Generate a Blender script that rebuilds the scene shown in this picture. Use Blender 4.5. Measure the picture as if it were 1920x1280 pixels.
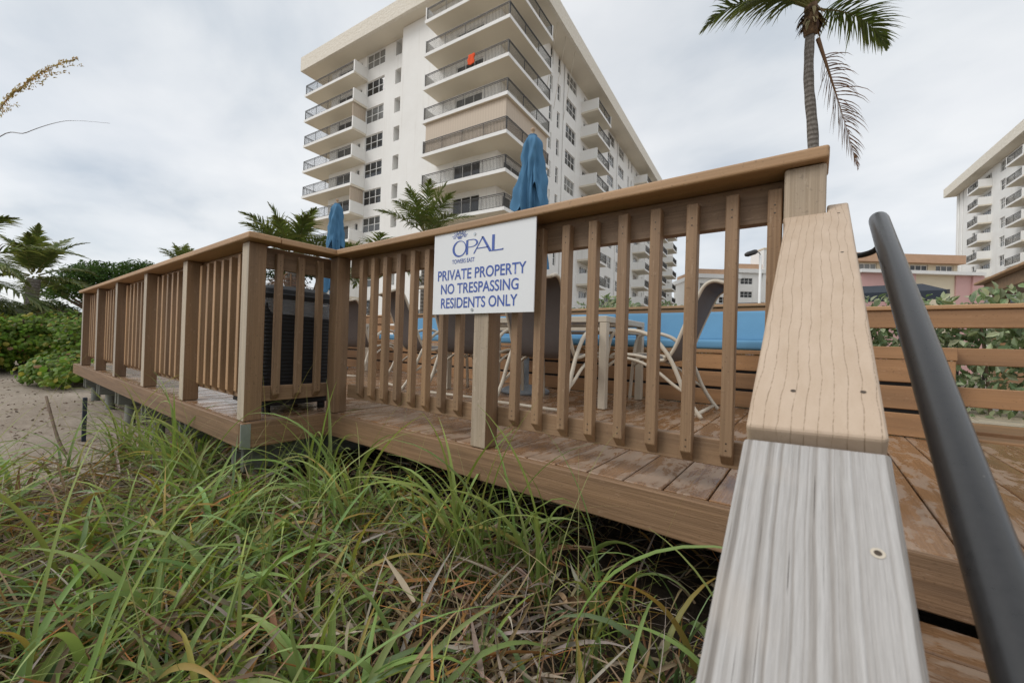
import bpy, bmesh, math, random
import numpy as np
from mathutils import Matrix, Vector

for o in list(bpy.data.objects):
    bpy.data.objects.remove(o, do_unlink=True)
scene = bpy.context.scene
COL = scene.collection
R_ = math.radians
random.seed(7)
RNG = np.random.default_rng(11)

# ------------------------------------------------------------------ camera
# world: X along the deck railing, Y into the deck, Z up, deck surface z = 0 (metres)
CAM = Vector((0.0, 0.0, 0.49))
AX = Vector((0.80005, 0.59915, 0.03080))   # camera right, from the vanishing points
UP = Vector((-0.0205, -0.02400, 0.99950))
AX.normalize(); UP = (UP - AX * UP.dot(AX)).normalized(); BK = AX.cross(UP)
cam_data = bpy.data.cameras.new('camera')
cam_data.sensor_width = 36.0
cam_data.lens = 14.18
cam_data.clip_start = 0.02
cam_data.clip_end = 2000.0
cam_data.dof.use_dof = True
cam_data.dof.focus_distance = 2.2
cam_data.dof.aperture_fstop = 6.5
cam = bpy.data.objects.new('camera', cam_data)
COL.objects.link(cam)
M = Matrix.Identity(4)
for i, v in enumerate((AX, UP, BK)):
    M[0][i], M[1][i], M[2][i] = v
M.translation = CAM
cam.matrix_world = M
scene.camera = cam

# ------------------------------------------------------------------ world: overcast sky
SUN_AZ = Vector((-0.62, -0.78, 0)).normalized()      # towards the sun (over the beach, behind the camera)
SUN_EL = R_(42)
world = bpy.data.worlds.new('World')
scene.world = world
world.use_nodes = True
wt = world.node_tree
wt.nodes.clear()
def wn(t, **k):
    n = wt.nodes.new(t)
    for a, b in k.items():
        setattr(n, a, b)
    return n
def wl(a, b): wt.links.new(a, b)
sky = wn('ShaderNodeTexSky', sky_type='NISHITA')
sky.sun_disc = False
sky.sun_elevation = SUN_EL
sky.sun_rotation = math.atan2(SUN_AZ.x, SUN_AZ.y)
bg1 = wn('ShaderNodeBackground'); bg1.inputs[1].default_value = 0.11
wl(sky.outputs[0], bg1.inputs[0])
tc = wn('ShaderNodeTexCoord')
sep = wn('ShaderNodeSeparateXYZ'); wl(tc.outputs['Generated'], sep.inputs[0])
def wmath(op, a, b=None, clamp=False):
    n = wn('ShaderNodeMath', operation=op); n.use_clamp = clamp
    for i, x in enumerate((a, b)):
        if x is None: continue
        if isinstance(x, (int, float)): n.inputs[i].default_value = x
        else: wl(x, n.inputs[i])
    return n.outputs[0]
zc = wmath('ADD', wmath('MAXIMUM', sep.outputs[2], 0.0), 0.22)
comb = wn('ShaderNodeCombineXYZ')
wl(wmath('DIVIDE', sep.outputs[0], zc), comb.inputs[0])
wl(wmath('DIVIDE', sep.outputs[1], zc), comb.inputs[1])
mp = wn('ShaderNodeMapping'); mp.inputs['Rotation'].default_value = (0, 0, R_(35)); mp.inputs['Scale'].default_value = (0.9, 1.2, 1)
wl(comb.outputs[0], mp.inputs[0])
n1 = wn('ShaderNodeTexNoise'); n1.inputs['Scale'].default_value = 1.5; n1.inputs['Detail'].default_value = 7; n1.inputs['Roughness'].default_value = 0.5; n1.inputs['Distortion'].default_value = 0.15
wl(mp.outputs[0], n1.inputs['Vector'])
r1 = wn('ShaderNodeValToRGB')
r1.color_ramp.elements[0].position = 0.32; r1.color_ramp.elements[0].color = (0.60, 0.655, 0.715, 1)
r1.color_ramp.elements[1].position = 0.62; r1.color_ramp.elements[1].color = (0.90, 0.915, 0.93, 1)
e = r1.color_ramp.elements.new(0.47); e.color = (0.79, 0.82, 0.85, 1)
wl(n1.outputs[0], r1.inputs[0])
bg2 = wn('ShaderNodeBackground'); bg2.inputs[1].default_value = 1.05
wl(r1.outputs[0], bg2.inputs[0])
n2 = wn('ShaderNodeTexNoise'); n2.inputs['Scale'].default_value = 0.9; n2.inputs['Detail'].default_value = 5
mp2 = wn('ShaderNodeMapping'); mp2.inputs['Location'].default_value = (3.1, 1.7, 0); wl(comb.outputs[0], mp2.inputs[0]); wl(mp2.outputs[0], n2.inputs['Vector'])
mr = wn('ShaderNodeMapRange'); mr.inputs[1].default_value = 0.40; mr.inputs[2].default_value = 0.62; mr.inputs[3].default_value = 0.82; mr.inputs[4].default_value = 1.0
wl(n2.outputs[0], mr.inputs[0])
mix = wn('ShaderNodeMixShader')
wl(mr.outputs[0], mix.inputs[0]); wl(bg1.outputs[0], mix.inputs[1]); wl(bg2.outputs[0], mix.inputs[2])
wo = wn('ShaderNodeOutputWorld'); wl(mix.outputs[0], wo.inputs[0])

sun_d = bpy.data.lights.new('sun', 'SUN')
sun_d.energy = 1.5
sun_d.angle = R_(28)
sun_d.color = (1.0, 0.965, 0.92)
sun = bpy.data.objects.new('sun', sun_d); COL.objects.link(sun)
sd = Vector((SUN_AZ.x * math.cos(SUN_EL), SUN_AZ.y * math.cos(SUN_EL), math.sin(SUN_EL)))
sun.rotation_euler = (-sd).to_track_quat('-Z', 'Y').to_euler()
sun.location = sd * 50

vs = scene.view_settings
vs.view_transform = 'Standard'; vs.look = 'None'; vs.gamma = 1.0; vs.exposure = 0.0
vs.use_curve_mapping = False
scene.render.engine = 'CYCLES'
scene.cycles.max_bounces = 5
scene.cycles.diffuse_bounces = 3
scene.cycles.glossy_bounces = 2
scene.cycles.transmission_bounces = 3
scene.cycles.transparent_max_bounces = 6

# ------------------------------------------------------------------ material helpers
class NT:
    def __init__(s, name):
        s.m = bpy.data.materials.new(name); s.m.use_nodes = True
        s.t = s.m.node_tree; s.t.nodes.clear()
        s.out = s.n('ShaderNodeOutputMaterial')
    def n(s, typ, **k):
        x = s.t.nodes.new(typ)
        for a, b in k.items(): setattr(x, a, b)
        return x
    def l(s, a, b): s.t.links.new(a, b)
    def set(s, sock, v):
        if isinstance(v, bpy.types.NodeSocket): s.l(v, sock)
        elif isinstance(v, (tuple, list)) and len(v) == 3 and sock.type == 'RGBA': sock.default_value = (*v, 1)
        else: sock.default_value = v
    def math(s, op, a, b=0.0, clamp=False):
        x = s.n('ShaderNodeMath', operation=op); x.use_clamp = clamp
        s.set(x.inputs[0], a); s.set(x.inputs[1], b); return x.outputs[0]
    def mapping(s, vec, scale=(1, 1, 1), loc=(0, 0, 0), rot=(0, 0, 0)):
        x = s.n('ShaderNodeMapping'); s.l(vec, x.inputs[0])
        s.set(x.inputs['Scale'], scale); s.set(x.inputs['Location'], loc); s.set(x.inputs['Rotation'], rot); return x.outputs[0]
    def noise(s, vec, scale, detail=4, rough=0.5, dist=0.0):
        x = s.n('ShaderNodeTexNoise'); s.l(vec, x.inputs['Vector'])
        x.inputs['Scale'].default_value = scale; x.inputs['Detail'].default_value = detail
        x.inputs['Roughness'].default_value = rough; x.inputs['Distortion'].default_value = dist
        return x.outputs[0]
    def ramp(s, f, stops):
        x = s.n('ShaderNodeValToRGB'); s.l(f, x.inputs[0]); cr = x.color_ramp
        while len(cr.elements) < len(stops): cr.elements.new(0.5)
        for e, (p, c) in zip(cr.elements, stops):
            e.position = p; e.color = (*c, 1) if len(c) == 3 else c
        return x.outputs[0]
    def rng(s, f, a, b, c, d):
        x = s.n('ShaderNodeMapRange'); s.l(f, x.inputs[0])
        for i, v in enumerate((a, b, c, d)): x.inputs[i + 1].default_value = v
        return x.outputs[0]
    def mixc(s, f, a, b, mode='MIX'):
        x = s.n('ShaderNodeMix', data_type='RGBA', blend_type=mode)
        s.set(x.inputs[0], f); s.set(x.inputs[6], a); s.set(x.inputs[7], b); return x.outputs[2]
    def bump(s, h, strength=0.3, dist=0.01):
        x = s.n('ShaderNodeBump'); s.l(h, x.inputs['Height'])
        x.inputs['Strength'].default_value = strength; x.inputs['Distance'].default_value = dist; return x.outputs[0]
    def bsdf(s, color, rough=0.6, normal=None, spec=0.5, metal=0.0, **k):
        x = s.n('ShaderNodeBsdfPrincipled')
        s.set(x.inputs['Base Color'], color); s.set(x.inputs['Roughness'], rough)
        s.set(x.inputs['Specular IOR Level'], spec); s.set(x.inputs['Metallic'], metal)
        if normal is not None: s.l(normal, x.inputs['Normal'])
        for a, b in k.items(): s.set(x.inputs[a], b)
        s.l(x.outputs[0], s.out.inputs[0]); return x
    def obj(s):
        return s.n('ShaderNodeTexCoord').outputs['Object']
    def rnd(s):
        return s.n('ShaderNodeObjectInfo').outputs['Random']

def plain(name, col, rough=0.6, var=0.12, scale=6.0, bump=0.0, bscale=80.0, spec=0.5, metal=0.0, **k):
    t = NT(name); v = t.obj()
    f = t.noise(v, scale, 5, 0.6)
    lo = tuple(c * (1 - var) for c in col); hi = tuple(min(1, c * (1 + var)) for c in col)
    c = t.ramp(f, [(0.3, lo), (0.7, hi)])
    nrm = None
    if bump: nrm = t.bump(t.noise(v, bscale, 4, 0.6), bump, 0.01)
    t.bsdf(c, rough, nrm, spec, metal, **k)
    return t.m

def wood(name, col, dark, grain=0.5, rough=0.55, bumpk=0.25, stain=None, gs=1.0, spec=0.4):
    """board material, grain along local X"""
    t = NT(name); v = t.obj(); r = t.rnd()
    off = t.n('ShaderNodeVectorMath', operation='ADD'); t.l(v, off.inputs[0])
    cb = t.n('ShaderNodeCombineXYZ'); t.l(t.math('MULTIPLY', r, 37.0), cb.inputs[0]); t.l(t.math('MULTIPLY', r, 11.0), cb.inputs[1]); t.l(cb.outputs[0], off.inputs[1])
    vv = off.outputs[0]
    g = t.noise(t.mapping(vv, (1.2 * gs, 70 * gs, 70 * gs)), 2.2, 3, 0.62, 0.0)
    g2 = t.noise(t.mapping(vv, (0.5, 6, 6)), 2.0, 2, 0.6)
    fine = t.noise(t.mapping(vv, (30, 300, 300)), 2.0, 1, 0.6)
    c = t.mixc(t.rng(g, 0.38, 0.66, 0.0, 1.0), dark, col)
    c = t.mixc(grain, col, c)
    c = t.mixc(0.55, c, t.mixc(1.0, c, t.ramp(g2, [(0.3, (0.62, 0.63, 0.66)), (0.7, (1.2, 1.18, 1.14))]), 'MULTIPLY'))
    sc_ = t.noise(t.mapping(vv, (3, 9, 9)), 5, 4, 0.75)
    c = t.mixc(t.rng(sc_, 0.60, 0.70, 0.0, 0.35), c, tuple(min(0.7, q * 1.25 + 0.10) for q in col))
    c = t.mixc(t.rng(t.noise(vv, 90, 1, 0.5), 0.66, 0.74, 0.0, 0.5), c, tuple(q * 0.45 for q in col))
    c = t.mixc(1.0, c, t.ramp(r, [(0, (0.84, 0.85, 0.88)), (0.5, (1.0, 1.0, 1.0)), (1, (1.12, 1.10, 1.06))]), 'MULTIPLY')
    ro = rough
    if stain:
        sc, sp, sr = stain
        m = t.noise(t.mapping(vv, (1.6, 4.5, 4.5)), 2.6, 4, 0.7, 0.4)
        mk = t.rng(m, 0.50, 0.56, 0.0, 1.0)
        c = t.mixc(t.math('MULTIPLY', mk, sp), c, sc)
        ro = t.rng(m, 0.42, 0.58, sr, rough)
    h = t.math('ADD', g, t.math('MULTIPLY', fine, 0.35))
    t.bsdf(c, ro, t.bump(h, bumpk, 0.004), spec)
    return t.m

MAT = {}
MAT['rail'] = wood('rail_wood', (0.345, 0.22, 0.128), (0.236, 0.144, 0.08), 0.7, 0.55, 0.25)
MAT['cap'] = wood('cap_wood', (0.45, 0.275, 0.145), (0.355, 0.21, 0.108), 0.5, 0.5, 0.12)
MAT['post'] = wood('post_wood', (0.262, 0.164, 0.094), (0.19, 0.116, 0.064), 0.6, 0.6, 0.25)  # base darkened so the colour also carries shade on the inland post sides
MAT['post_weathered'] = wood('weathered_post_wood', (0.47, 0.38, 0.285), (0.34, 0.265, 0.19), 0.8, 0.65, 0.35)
MAT['bleach_sunlit'] = wood('bleached_sunlit_wood', (0.50, 0.425, 0.335), (0.39, 0.325, 0.25), 0.6, 0.65, 0.25)  # weathered pale, with the brighter sunlit side painted in as well
MAT['deck'] = wood('deck_plank_wood', (0.32, 0.178, 0.088), (0.21, 0.112, 0.054), 0.75, 0.42, 0.3, stain=((0.40, 0.305, 0.23), 0.55, 0.10))
MAT['fascia'] = wood('fascia_wood', (0.315, 0.193, 0.108), (0.20, 0.118, 0.064), 0.85, 0.6, 0.5, gs=0.8)
MAT['bench'] = wood('bench_wood', (0.385, 0.215, 0.105), (0.305, 0.165, 0.078), 0.5, 0.5, 0.15)
MAT['grey_timber'] = wood('grey_treated_timber', (0.24, 0.245, 0.21), (0.15, 0.155, 0.13), 0.8, 0.8, 0.4)
MAT['screw'] = plain('screw_steel', (0.10, 0.075, 0.055), 0.4, metal=0.6)
MAT['white_metal'] = plain('white_screw', (0.5, 0.5, 0.5), 0.3, metal=0.7)
MAT['galv'] = plain('galvanised_steel', (0.42, 0.45, 0.47), 0.42, metal=0.8, scale=25)
MAT['sign_white'] = plain('sign_white_plastic', (0.80, 0.81, 0.82), 0.35, var=0.02, scale=2)
MAT['sign_blue'] = plain('sign_blue_print', (0.06, 0.115, 0.40), 0.4, var=0.04)
MAT['black_plastic'] = plain('black_plastic', (0.010, 0.010, 0.011), 0.6, bump=0.1, bscale=60)
MAT['frame_cream'] = plain('cream_powder_coated_aluminium', (0.56, 0.49, 0.39), 0.4, var=0.05)
MAT['white_wall'] = plain('white_stucco', (0.83, 0.815, 0.775), 0.8, var=0.035, scale=0.25, bump=0.15, bscale=12)
def stucco():
    t = NT('white_stucco_stained'); v = t.obj()
    n = t.noise(v, 0.35, 5, 0.6); st = t.noise(t.mapping(v, (1.6, 1.6, 0.09)), 1.4, 5, 0.65)
    c = t.ramp(n, [(0.3, (0.80, 0.79, 0.76)), (0.7, (0.86, 0.855, 0.83))])
    c = t.mixc(t.rng(st, 0.56, 0.74, 0.0, 0.32), c, (0.56, 0.52, 0.46))
    t.bsdf(c, 0.85, t.bump(t.noise(v, 14, 4, 0.6), 0.15, 0.02), 0.25)
    MAT['white_wall'] = t.m
stucco()
MAT['soffit'] = plain('soffit_paint', (0.72, 0.66, 0.55), 0.85, var=0.04, scale=0.3)
MAT['black_metal'] = plain('dark_bronze_railing', (0.035, 0.032, 0.03), 0.5)
MAT['white_frame'] = plain('white_window_frame', (0.78, 0.78, 0.76), 0.5, var=0.03)
MAT['soil'] = None

def make_special():
    # tan stair cap with broken dark grain lines
    t = NT('tan_cap_grain'); v = t.obj()
    wob = t.noise(t.mapping(v, (2.2, 3, 3)), 1.6, 4, 0.55)
    sp = t.n('ShaderNodeSeparateXYZ'); t.l(v, sp.inputs[0])
    y = t.math('ADD', t.math('MULTIPLY', sp.outputs[1], 68.0), t.math('MULTIPLY', wob, 2.2))
    fr = t.math('FRACT', y)
    d = t.math('ABSOLUTE', t.math('SUBTRACT', fr, 0.5))
    line = t.rng(d, 0.0, 0.055, 1.0, 0.0)
    dash = t.rng(t.noise(t.mapping(v, (120, 20, 20)), 1.5, 2), 0.38, 0.56, 0.15, 1.0)
    mk = t.math('MULTIPLY', line, dash)
    sp2 = t.noise(v, 420, 2, 0.5)
    base = t.ramp(t.noise(t.mapping(v, (3, 10, 10)), 3, 5, 0.6), [(0.3, (0.485, 0.365, 0.26)), (0.7, (0.56, 0.435, 0.325))])
    base = t.mixc(t.rng(sp2, 0.62, 0.72, 0, 0.25), base, (0.30, 0.20, 0.12))
    c = t.mixc(t.math('MULTIPLY', mk, 0.72), base, (0.20, 0.125, 0.065))
    h = t.math('SUBTRACT', t.math('MULTIPLY', sp2, 0.25), mk)
    t.bsdf(c, 0.55, t.bump(h, 0.5, 0.0012), 0.4)
    MAT['tan_cap'] = t.m
    # weathered grey board with raised grain
    t = NT('weathered_grey_board'); v = t.obj()
    wob = t.noise(t.mapping(v, (2.2, 6, 6)), 1.3, 3, 0.5)
    sp = t.n('ShaderNodeSeparateXYZ'); t.l(v, sp.inputs[0])
    yy = t.math('ADD', sp.outputs[1], t.math('MULTIPLY', wob, 0.014))
    cb = t.n('ShaderNodeCombineXYZ'); t.l(yy, cb.inputs[1]); t.l(t.math('MULTIPLY', sp.outputs[0], 0.04), cb.inputs[0])
    g = t.noise(t.mapping(cb.outputs[0], (1, 118, 1)), 1.0, 4, 0.55)
    g2 = t.noise(t.mapping(v, (22, 520, 520)), 1.0, 4, 0.7)
    c = t.ramp(g, [(0.31, (0.20, 0.18, 0.16)), (0.42, (0.335, 0.31, 0.285)), (0.51, (0.44, 0.42, 0.40)), (0.68, (0.505, 0.488, 0.468))])
    c = t.mixc(0.4, c, t.mixc(1.0, c, t.ramp(g2, [(0.3, (0.6, 0.58, 0.56)), (0.7, (1.16, 1.16, 1.16))]), 'MULTIPLY'))
    crk = t.noise(t.mapping(v, (7, 420, 420)), 1.0, 2, 0.5)
    c = t.mixc(t.rng(crk, 0.70, 0.76, 0, 0.8), c, (0.07, 0.06, 0.052))
    c = t.mixc(t.rng(t.noise(v, 9, 3), 0.55, 0.75, 0, 0.35), c, (0.50, 0.44, 0.38))
    h = t.math('ADD', g, t.math('MULTIPLY', g2, 0.2))
    t.bsdf(c, 0.8, t.bump(h, 0.9, 0.004), 0.25)
    MAT['grey_board'] = t.m
    # dark bronze pipe
    t = NT('dark_bronze_pipe'); v = t.obj()
    n = t.noise(t.mapping(v, (30, 30, 30)), 3, 4, 0.6)
    c = t.ramp(n, [(0.3, (0.020, 0.0195, 0.0195)), (0.7, (0.026, 0.025, 0.025))])
    spk = t.noise(t.mapping(v, (1, 1, 0.3)), 38, 3, 0.6)
    c = t.mixc(t.rng(spk, 0.735, 0.76, 0, 0.55), c, (0.20, 0.19, 0.18))
    t.bsdf(c, t.rng(n, 0.3, 0.7, 0.27, 0.33), t.bump(t.noise(v, 500, 2), 0.06, 0.001), 0.6)
    MAT['pipe'] = t.m
    # sand
    t = NT('beach_sand'); v = t.obj()
    a = t.noise(v, 1.3, 6, 0.65); b = t.noise(v, 14, 5, 0.7); c3 = t.noise(v, 160, 3, 0.7)
    c = t.ramp(a, [(0.3, (0.33, 0.272, 0.215)), (0.7, (0.45, 0.385, 0.315))])
    c = t.mixc(0.5, c, t.mixc(1.0, c, t.ramp(b, [(0.3, (0.65, 0.63, 0.6)), (0.68, (1.2, 1.2, 1.2))]), 'MULTIPLY'))
    c = t.mixc(t.rng(c3, 0.60, 0.70, 0, 0.7), c, (0.14, 0.095, 0.06))
    h = t.math('ADD', t.math('MULTIPLY', a, 1.5), t.math('ADD', b, t.math('MULTIPLY', c3, 0.2)))
    # humus under the grass bed (in front of and below the deck)
    sx = t.n('ShaderNodeSeparateXYZ'); t.l(v, sx.inputs[0])
    ed = t.math('ADD', sx.outputs[0], t.math('MULTIPLY', t.math('SUBTRACT', t.noise(v, 2.2, 5, 0.7), 0.5), 2.6))
    hm = t.rng(ed, -4.35, -3.55, 0.0, 1.0)
    hm = t.math('MULTIPLY', hm, t.rng(sx.outputs[0], 3.0, 6.0, 1.0, 0.0))
    c = t.mixc(hm, c, t.ramp(b, [(0.3, (0.035, 0.027, 0.02)), (0.7, (0.085, 0.065, 0.045))]))
    t.bsdf(c, 0.95, t.bump(h, 0.8, 0.05), 0.15)
    MAT['sand'] = t.m
    # leaf materials driven by vertex colour
    def leaf(name, trans=0.28, rough=0.45, spec=0.4):
        t = NT(name)
        a = t.n('ShaderNodeVertexColor'); a.layer_name = 'Col'
        p = t.bsdf(a.outputs[0], rough, None, spec)
        tr = t.n('ShaderNodeBsdfTranslucent'); t.l(t.mixc(1.0, a.outputs[0], (1.25, 1.25, 0.7), 'MULTIPLY'), tr.inputs[0])
        mx = t.n('ShaderNodeMixShader'); mx.inputs[0].default_value = trans
        t.l(p.outputs[0], mx.inputs[1]); t.l(tr.outputs[0], mx.inputs[2]); t.l(mx.outputs[0], t.out.inputs[0])
        return t.m
    MAT['leaf'] = leaf('leaf_blade', 0.30, 0.5, 0.3); MAT['leaf_dry'] = leaf('dry_leaf', 0.12, 0.8, 0.1); MAT['leaf_wax'] = leaf('waxy_leaf', 0.28, 0.5, 0.2)
    # fabric
    def fabric(name, col, wscale=500, rough=0.85, var=0.1, sheen=0.3):
        t = NT(name); v = t.obj()
        w = t.noise(v, wscale, 2, 0.5); n = t.noise(v, 3.0, 5, 0.6)
        lo = tuple(c * (1 - var) for c in col); hi = tuple(c * (1 + var) for c in col)
        c = t.ramp(n, [(0.3, lo), (0.7, hi)])
        t.bsdf(c, rough, t.bump(w, 0.25, 0.002), 0.25)
        return t.m
    MAT['blue_canvas'] = fabric('blue_umbrella_canvas', (0.08, 0.20, 0.335))
    MAT['blue_cushion'] = fabric('blue_cushion_fabric', (0.13, 0.295, 0.46), 300, 0.8, 0.06)
    MAT['sling'] = fabric('brown_grey_sling_mesh', (0.135, 0.118, 0.112), 700, 0.7)
    MAT['towel'] = fabric('orange_towel', (0.75, 0.10, 0.03))
    # window glass seen from outside, some with pale blinds
    t = NT('window_glass'); r = t.rnd()
    c = t.ramp(r, [(0.0, (0.018, 0.02, 0.023)), (0.45, (0.03, 0.033, 0.036)), (0.6, (0.10, 0.105, 0.105)), (1.0, (0.24, 0.24, 0.23))])
    t.bsdf(c, 0.08, None, 0.6)
    MAT['glass'] = t.m
    # rough cream stone on the roof edge
    t = NT('cream_split_stone'); v = t.obj()
    br = t.n('ShaderNodeTexVoronoi'); br.inputs['Scale'].default_value = 2.6
    t.l(t.mapping(v, (1, 1, 2.2)), br.inputs['Vector'])
    n = t.noise(v, 5, 5, 0.6)
    c = t.ramp(n, [(0.3, (0.68, 0.62, 0.52)), (0.7, (0.80, 0.76, 0.68))])
    t.bsdf(c, 0.9, t.bump(t.math('ADD', br.outputs[0], n), 0.25, 0.15), 0.2)
    MAT['stone'] = t.m
    # beige corrugated storm shutter
    t = NT('beige_storm_shutter'); v = t.obj()
    sp = t.n('ShaderNodeSeparateXYZ'); t.l(v, sp.inputs[0])
    s = t.math('SINE', t.math('MULTIPLY', t.math('ADD', sp.outputs[0], sp.outputs[1]), 26.0))
    t.bsdf(t.ramp(t.rng(s, -1, 1, 0, 1), [(0, (0.52, 0.43, 0.335)), (1, (0.56, 0.465, 0.365))]), 0.6, t.bump(s, 0.25, 0.02), 0.4)
    MAT['shutter'] = t.m
    # bark
    t = NT('palm_bark'); v = t.obj()
    sp = t.n('ShaderNodeSeparateXYZ'); t.l(v, sp.inputs[0])
    rings = t.math('SINE', t.math('ADD', t.math('MULTIPLY', sp.outputs[2], 48.0), t.math('MULTIPLY', t.noise(v, 6, 4), 5.0)))
    n = t.noise(t.mapping(v, (8, 8, 2)), 3, 6, 0.7)
    c = t.ramp(n, [(0.3, (0.12, 0.105, 0.09)), (0.7, (0.27, 0.245, 0.22))])
    c = t.mixc(t.rng(rings, -1, -0.2, 0.32, 0.0), c, (0.075, 0.062, 0.05))
    t.bsdf(c, 0.9, t.bump(t.math('ADD', rings, n), 0.6, 0.02), 0.1)
    MAT['bark'] = t.m
    MAT['fibre'] = plain('palm_fibre', (0.14, 0.085, 0.045), 0.95, 0.5, 14, 0.8, 40)
    MAT['twig'] = plain('twig_bark', (0.16, 0.115, 0.08), 0.9, 0.3, 20)
    # clear bin liner
    t = NT('clear_plastic_liner'); v = t.obj()
    p = t.bsdf((0.75, 0.77, 0.8), 0.25, t.bump(t.noise(v, 14, 4, 0.6), 0.6, 0.02), 0.6)
    tr = t.n('ShaderNodeBsdfTransparent'); mx = t.n('ShaderNodeMixShader'); mx.inputs[0].default_value = 0.74
    t.l(p.outputs[0], mx.inputs[1]); t.l(tr.outputs[0], mx.inputs[2]); t.l(mx.outputs[0], t.out.inputs[0])
    MAT['liner'] = t.m
make_special()
MAT['paver'] = wood('cream_paver_stone', (0.52, 0.45, 0.34), (0.44, 0.37, 0.27), 0.5, 0.8, 0.2)
MAT['pink'] = plain('pink_stucco', (0.58, 0.36, 0.34), 0.85, 0.06, 0.6)
MAT['cream'] = plain('cream_stucco', (0.68, 0.60, 0.45), 0.85, 0.05, 0.6)
MAT['orange'] = plain('orange_roof', (0.56, 0.36, 0.235), 0.85, 0.08, 1.5)
MAT['navy'] = plain('navy_canvas', (0.028, 0.036, 0.05), 0.85, 0.1)
MAT['umb_pole'] = plain('umbrella_pole_wood', (0.42, 0.29, 0.18), 0.5, 0.15, 12)
MAT['concrete'] = plain('grey_cast_base', (0.30, 0.33, 0.36), 0.6, 0.15, 9)
MAT['silver'] = plain('polished_aluminium', (0.75, 0.76, 0.78), 0.25, 0.03, metal=0.9)

# ------------------------------------------------------------------ object helpers
def tag(o, label=None, cat=None, group=None, kind=None):
    if label: o['label'] = label
    if cat: o['category'] = cat
    if group: o['group'] = group
    if kind: o['kind'] = kind
    return o
def wm(o):
    m = o.matrix_basis.copy()
    while o.parent:
        o = o.parent; m = o.matrix_basis @ m
    return m
def link(name, me, mat=None, parent=None, mw=None, local=False):
    """link a mesh; mw is a world matrix (or, with local=True, one in the parent's space)"""
    o = bpy.data.objects.new(name, me); COL.objects.link(o)
    if mat is not None and len(me.materials) == 0:
        me.materials.append(MAT[mat] if isinstance(mat, str) else mat)
    mw = mw if mw is not None else Matrix.Identity(4)
    if parent is not None:
        o.parent = parent
        if not local: mw = wm(parent).inverted() @ mw
    o.matrix_basis = mw
    return o
def thing(name, loc, label, cat, group=None, rz=0.0, kind=None):
    o = bpy.data.objects.new(name, None); COL.objects.link(o)
    o.empty_display_size = 0.2
    o.matrix_basis = Matrix.Translation(loc) @ Matrix.Rotation(rz, 4, 'Z')
    tag(o, label, cat, group, kind); return o
def mesh_from(name, verts, faces, smooth=False):
    me = bpy.data.meshes.new(name); me.from_pydata([tuple(v) for v in verts], [], faces); me.update()
    if smooth: me.polygons.foreach_set('use_smooth', [True] * len(me.polygons))
    return me
def bm_mesh(bm, name, smooth=False):
    me = bpy.data.meshes.new(name); bm.to_mesh(me); bm.free()
    if smooth: me.polygons.foreach_set('use_smooth', [True] * len(me.polygons))
    return me
_boxes = {}
def box_me(lx, ly, lz, bev=0.003, seg=1):
    """box mesh centred at the origin with softened edges, cached by size"""
    k = (round(lx, 4), round(ly, 4), round(lz, 4), bev, seg)
    if k not in _boxes:
        bm = bmesh.new(); bmesh.ops.create_cube(bm, size=1.0)
        bmesh.ops.scale(bm, vec=(lx, ly, lz), verts=bm.verts)
        if bev: bmesh.ops.bevel(bm, geom=list(bm.edges), offset=bev, segments=seg, affect='EDGES', profile=0.5)
        _boxes[k] = bm_mesh(bm, 'board')
    return _boxes[k]
_matcopy = {}
def with_mat(me, mat):
    k = (me.name, mat)
    if k not in _matcopy:
        m2 = me.copy(); m2.materials.clear(); m2.materials.append(MAT[mat]); _matcopy[k] = m2
    return _matcopy[k]
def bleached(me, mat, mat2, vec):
    """copy whose faces looking along local vec carry the sun-bleached seaward material, sunlit contrast painted in too"""
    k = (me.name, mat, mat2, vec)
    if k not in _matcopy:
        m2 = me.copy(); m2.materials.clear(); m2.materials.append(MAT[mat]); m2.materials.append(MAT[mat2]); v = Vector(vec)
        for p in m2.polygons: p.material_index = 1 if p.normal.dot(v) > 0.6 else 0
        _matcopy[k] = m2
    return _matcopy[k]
def basis(x, y, z, loc):
    m = Matrix.Identity(4)
    for i, v in enumerate((x, y, z)):
        m[0][i], m[1][i], m[2][i] = v
    m.translation = loc
    return m
EX, EY, EZ = Vector((1, 0, 0)), Vector((0, 1, 0)), Vector((0, 0, 1))
def board(name, lo, hi, axis, mat, parent, bev=0.003, seg=1):
    """axis aligned board from corner lo to hi; local X runs along 'axis'"""
    lo, hi = Vector(lo), Vector(hi); c = (lo + hi) / 2; d = hi - lo
    if axis == 'x': m = basis(EX, EY, EZ, c); s = (d.x, d.y, d.z)
    elif axis == 'y': m = basis(EY, -EX, EZ, c); s = (d.y, d.x, d.z)
    else: m = basis(EZ, EY, -EX, c); s = (d.z, d.y, d.x)
    return link(name, with_mat(box_me(*s, bev, seg), mat), None, parent, m)
def add_box(bm, lo, hi, mi=0):
    vs_ = [bm.verts.new((x, y, z)) for x in (lo[0], hi[0]) for y in (lo[1], hi[1]) for z in (lo[2], hi[2])]
    for f in ((0, 1, 3, 2), (4, 6, 7, 5), (0, 4, 5, 1), (2, 3, 7, 6), (0, 2, 6, 4), (1, 5, 7, 3)):
        bm.faces.new([vs_[i] for i in f]).material_index = mi
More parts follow.
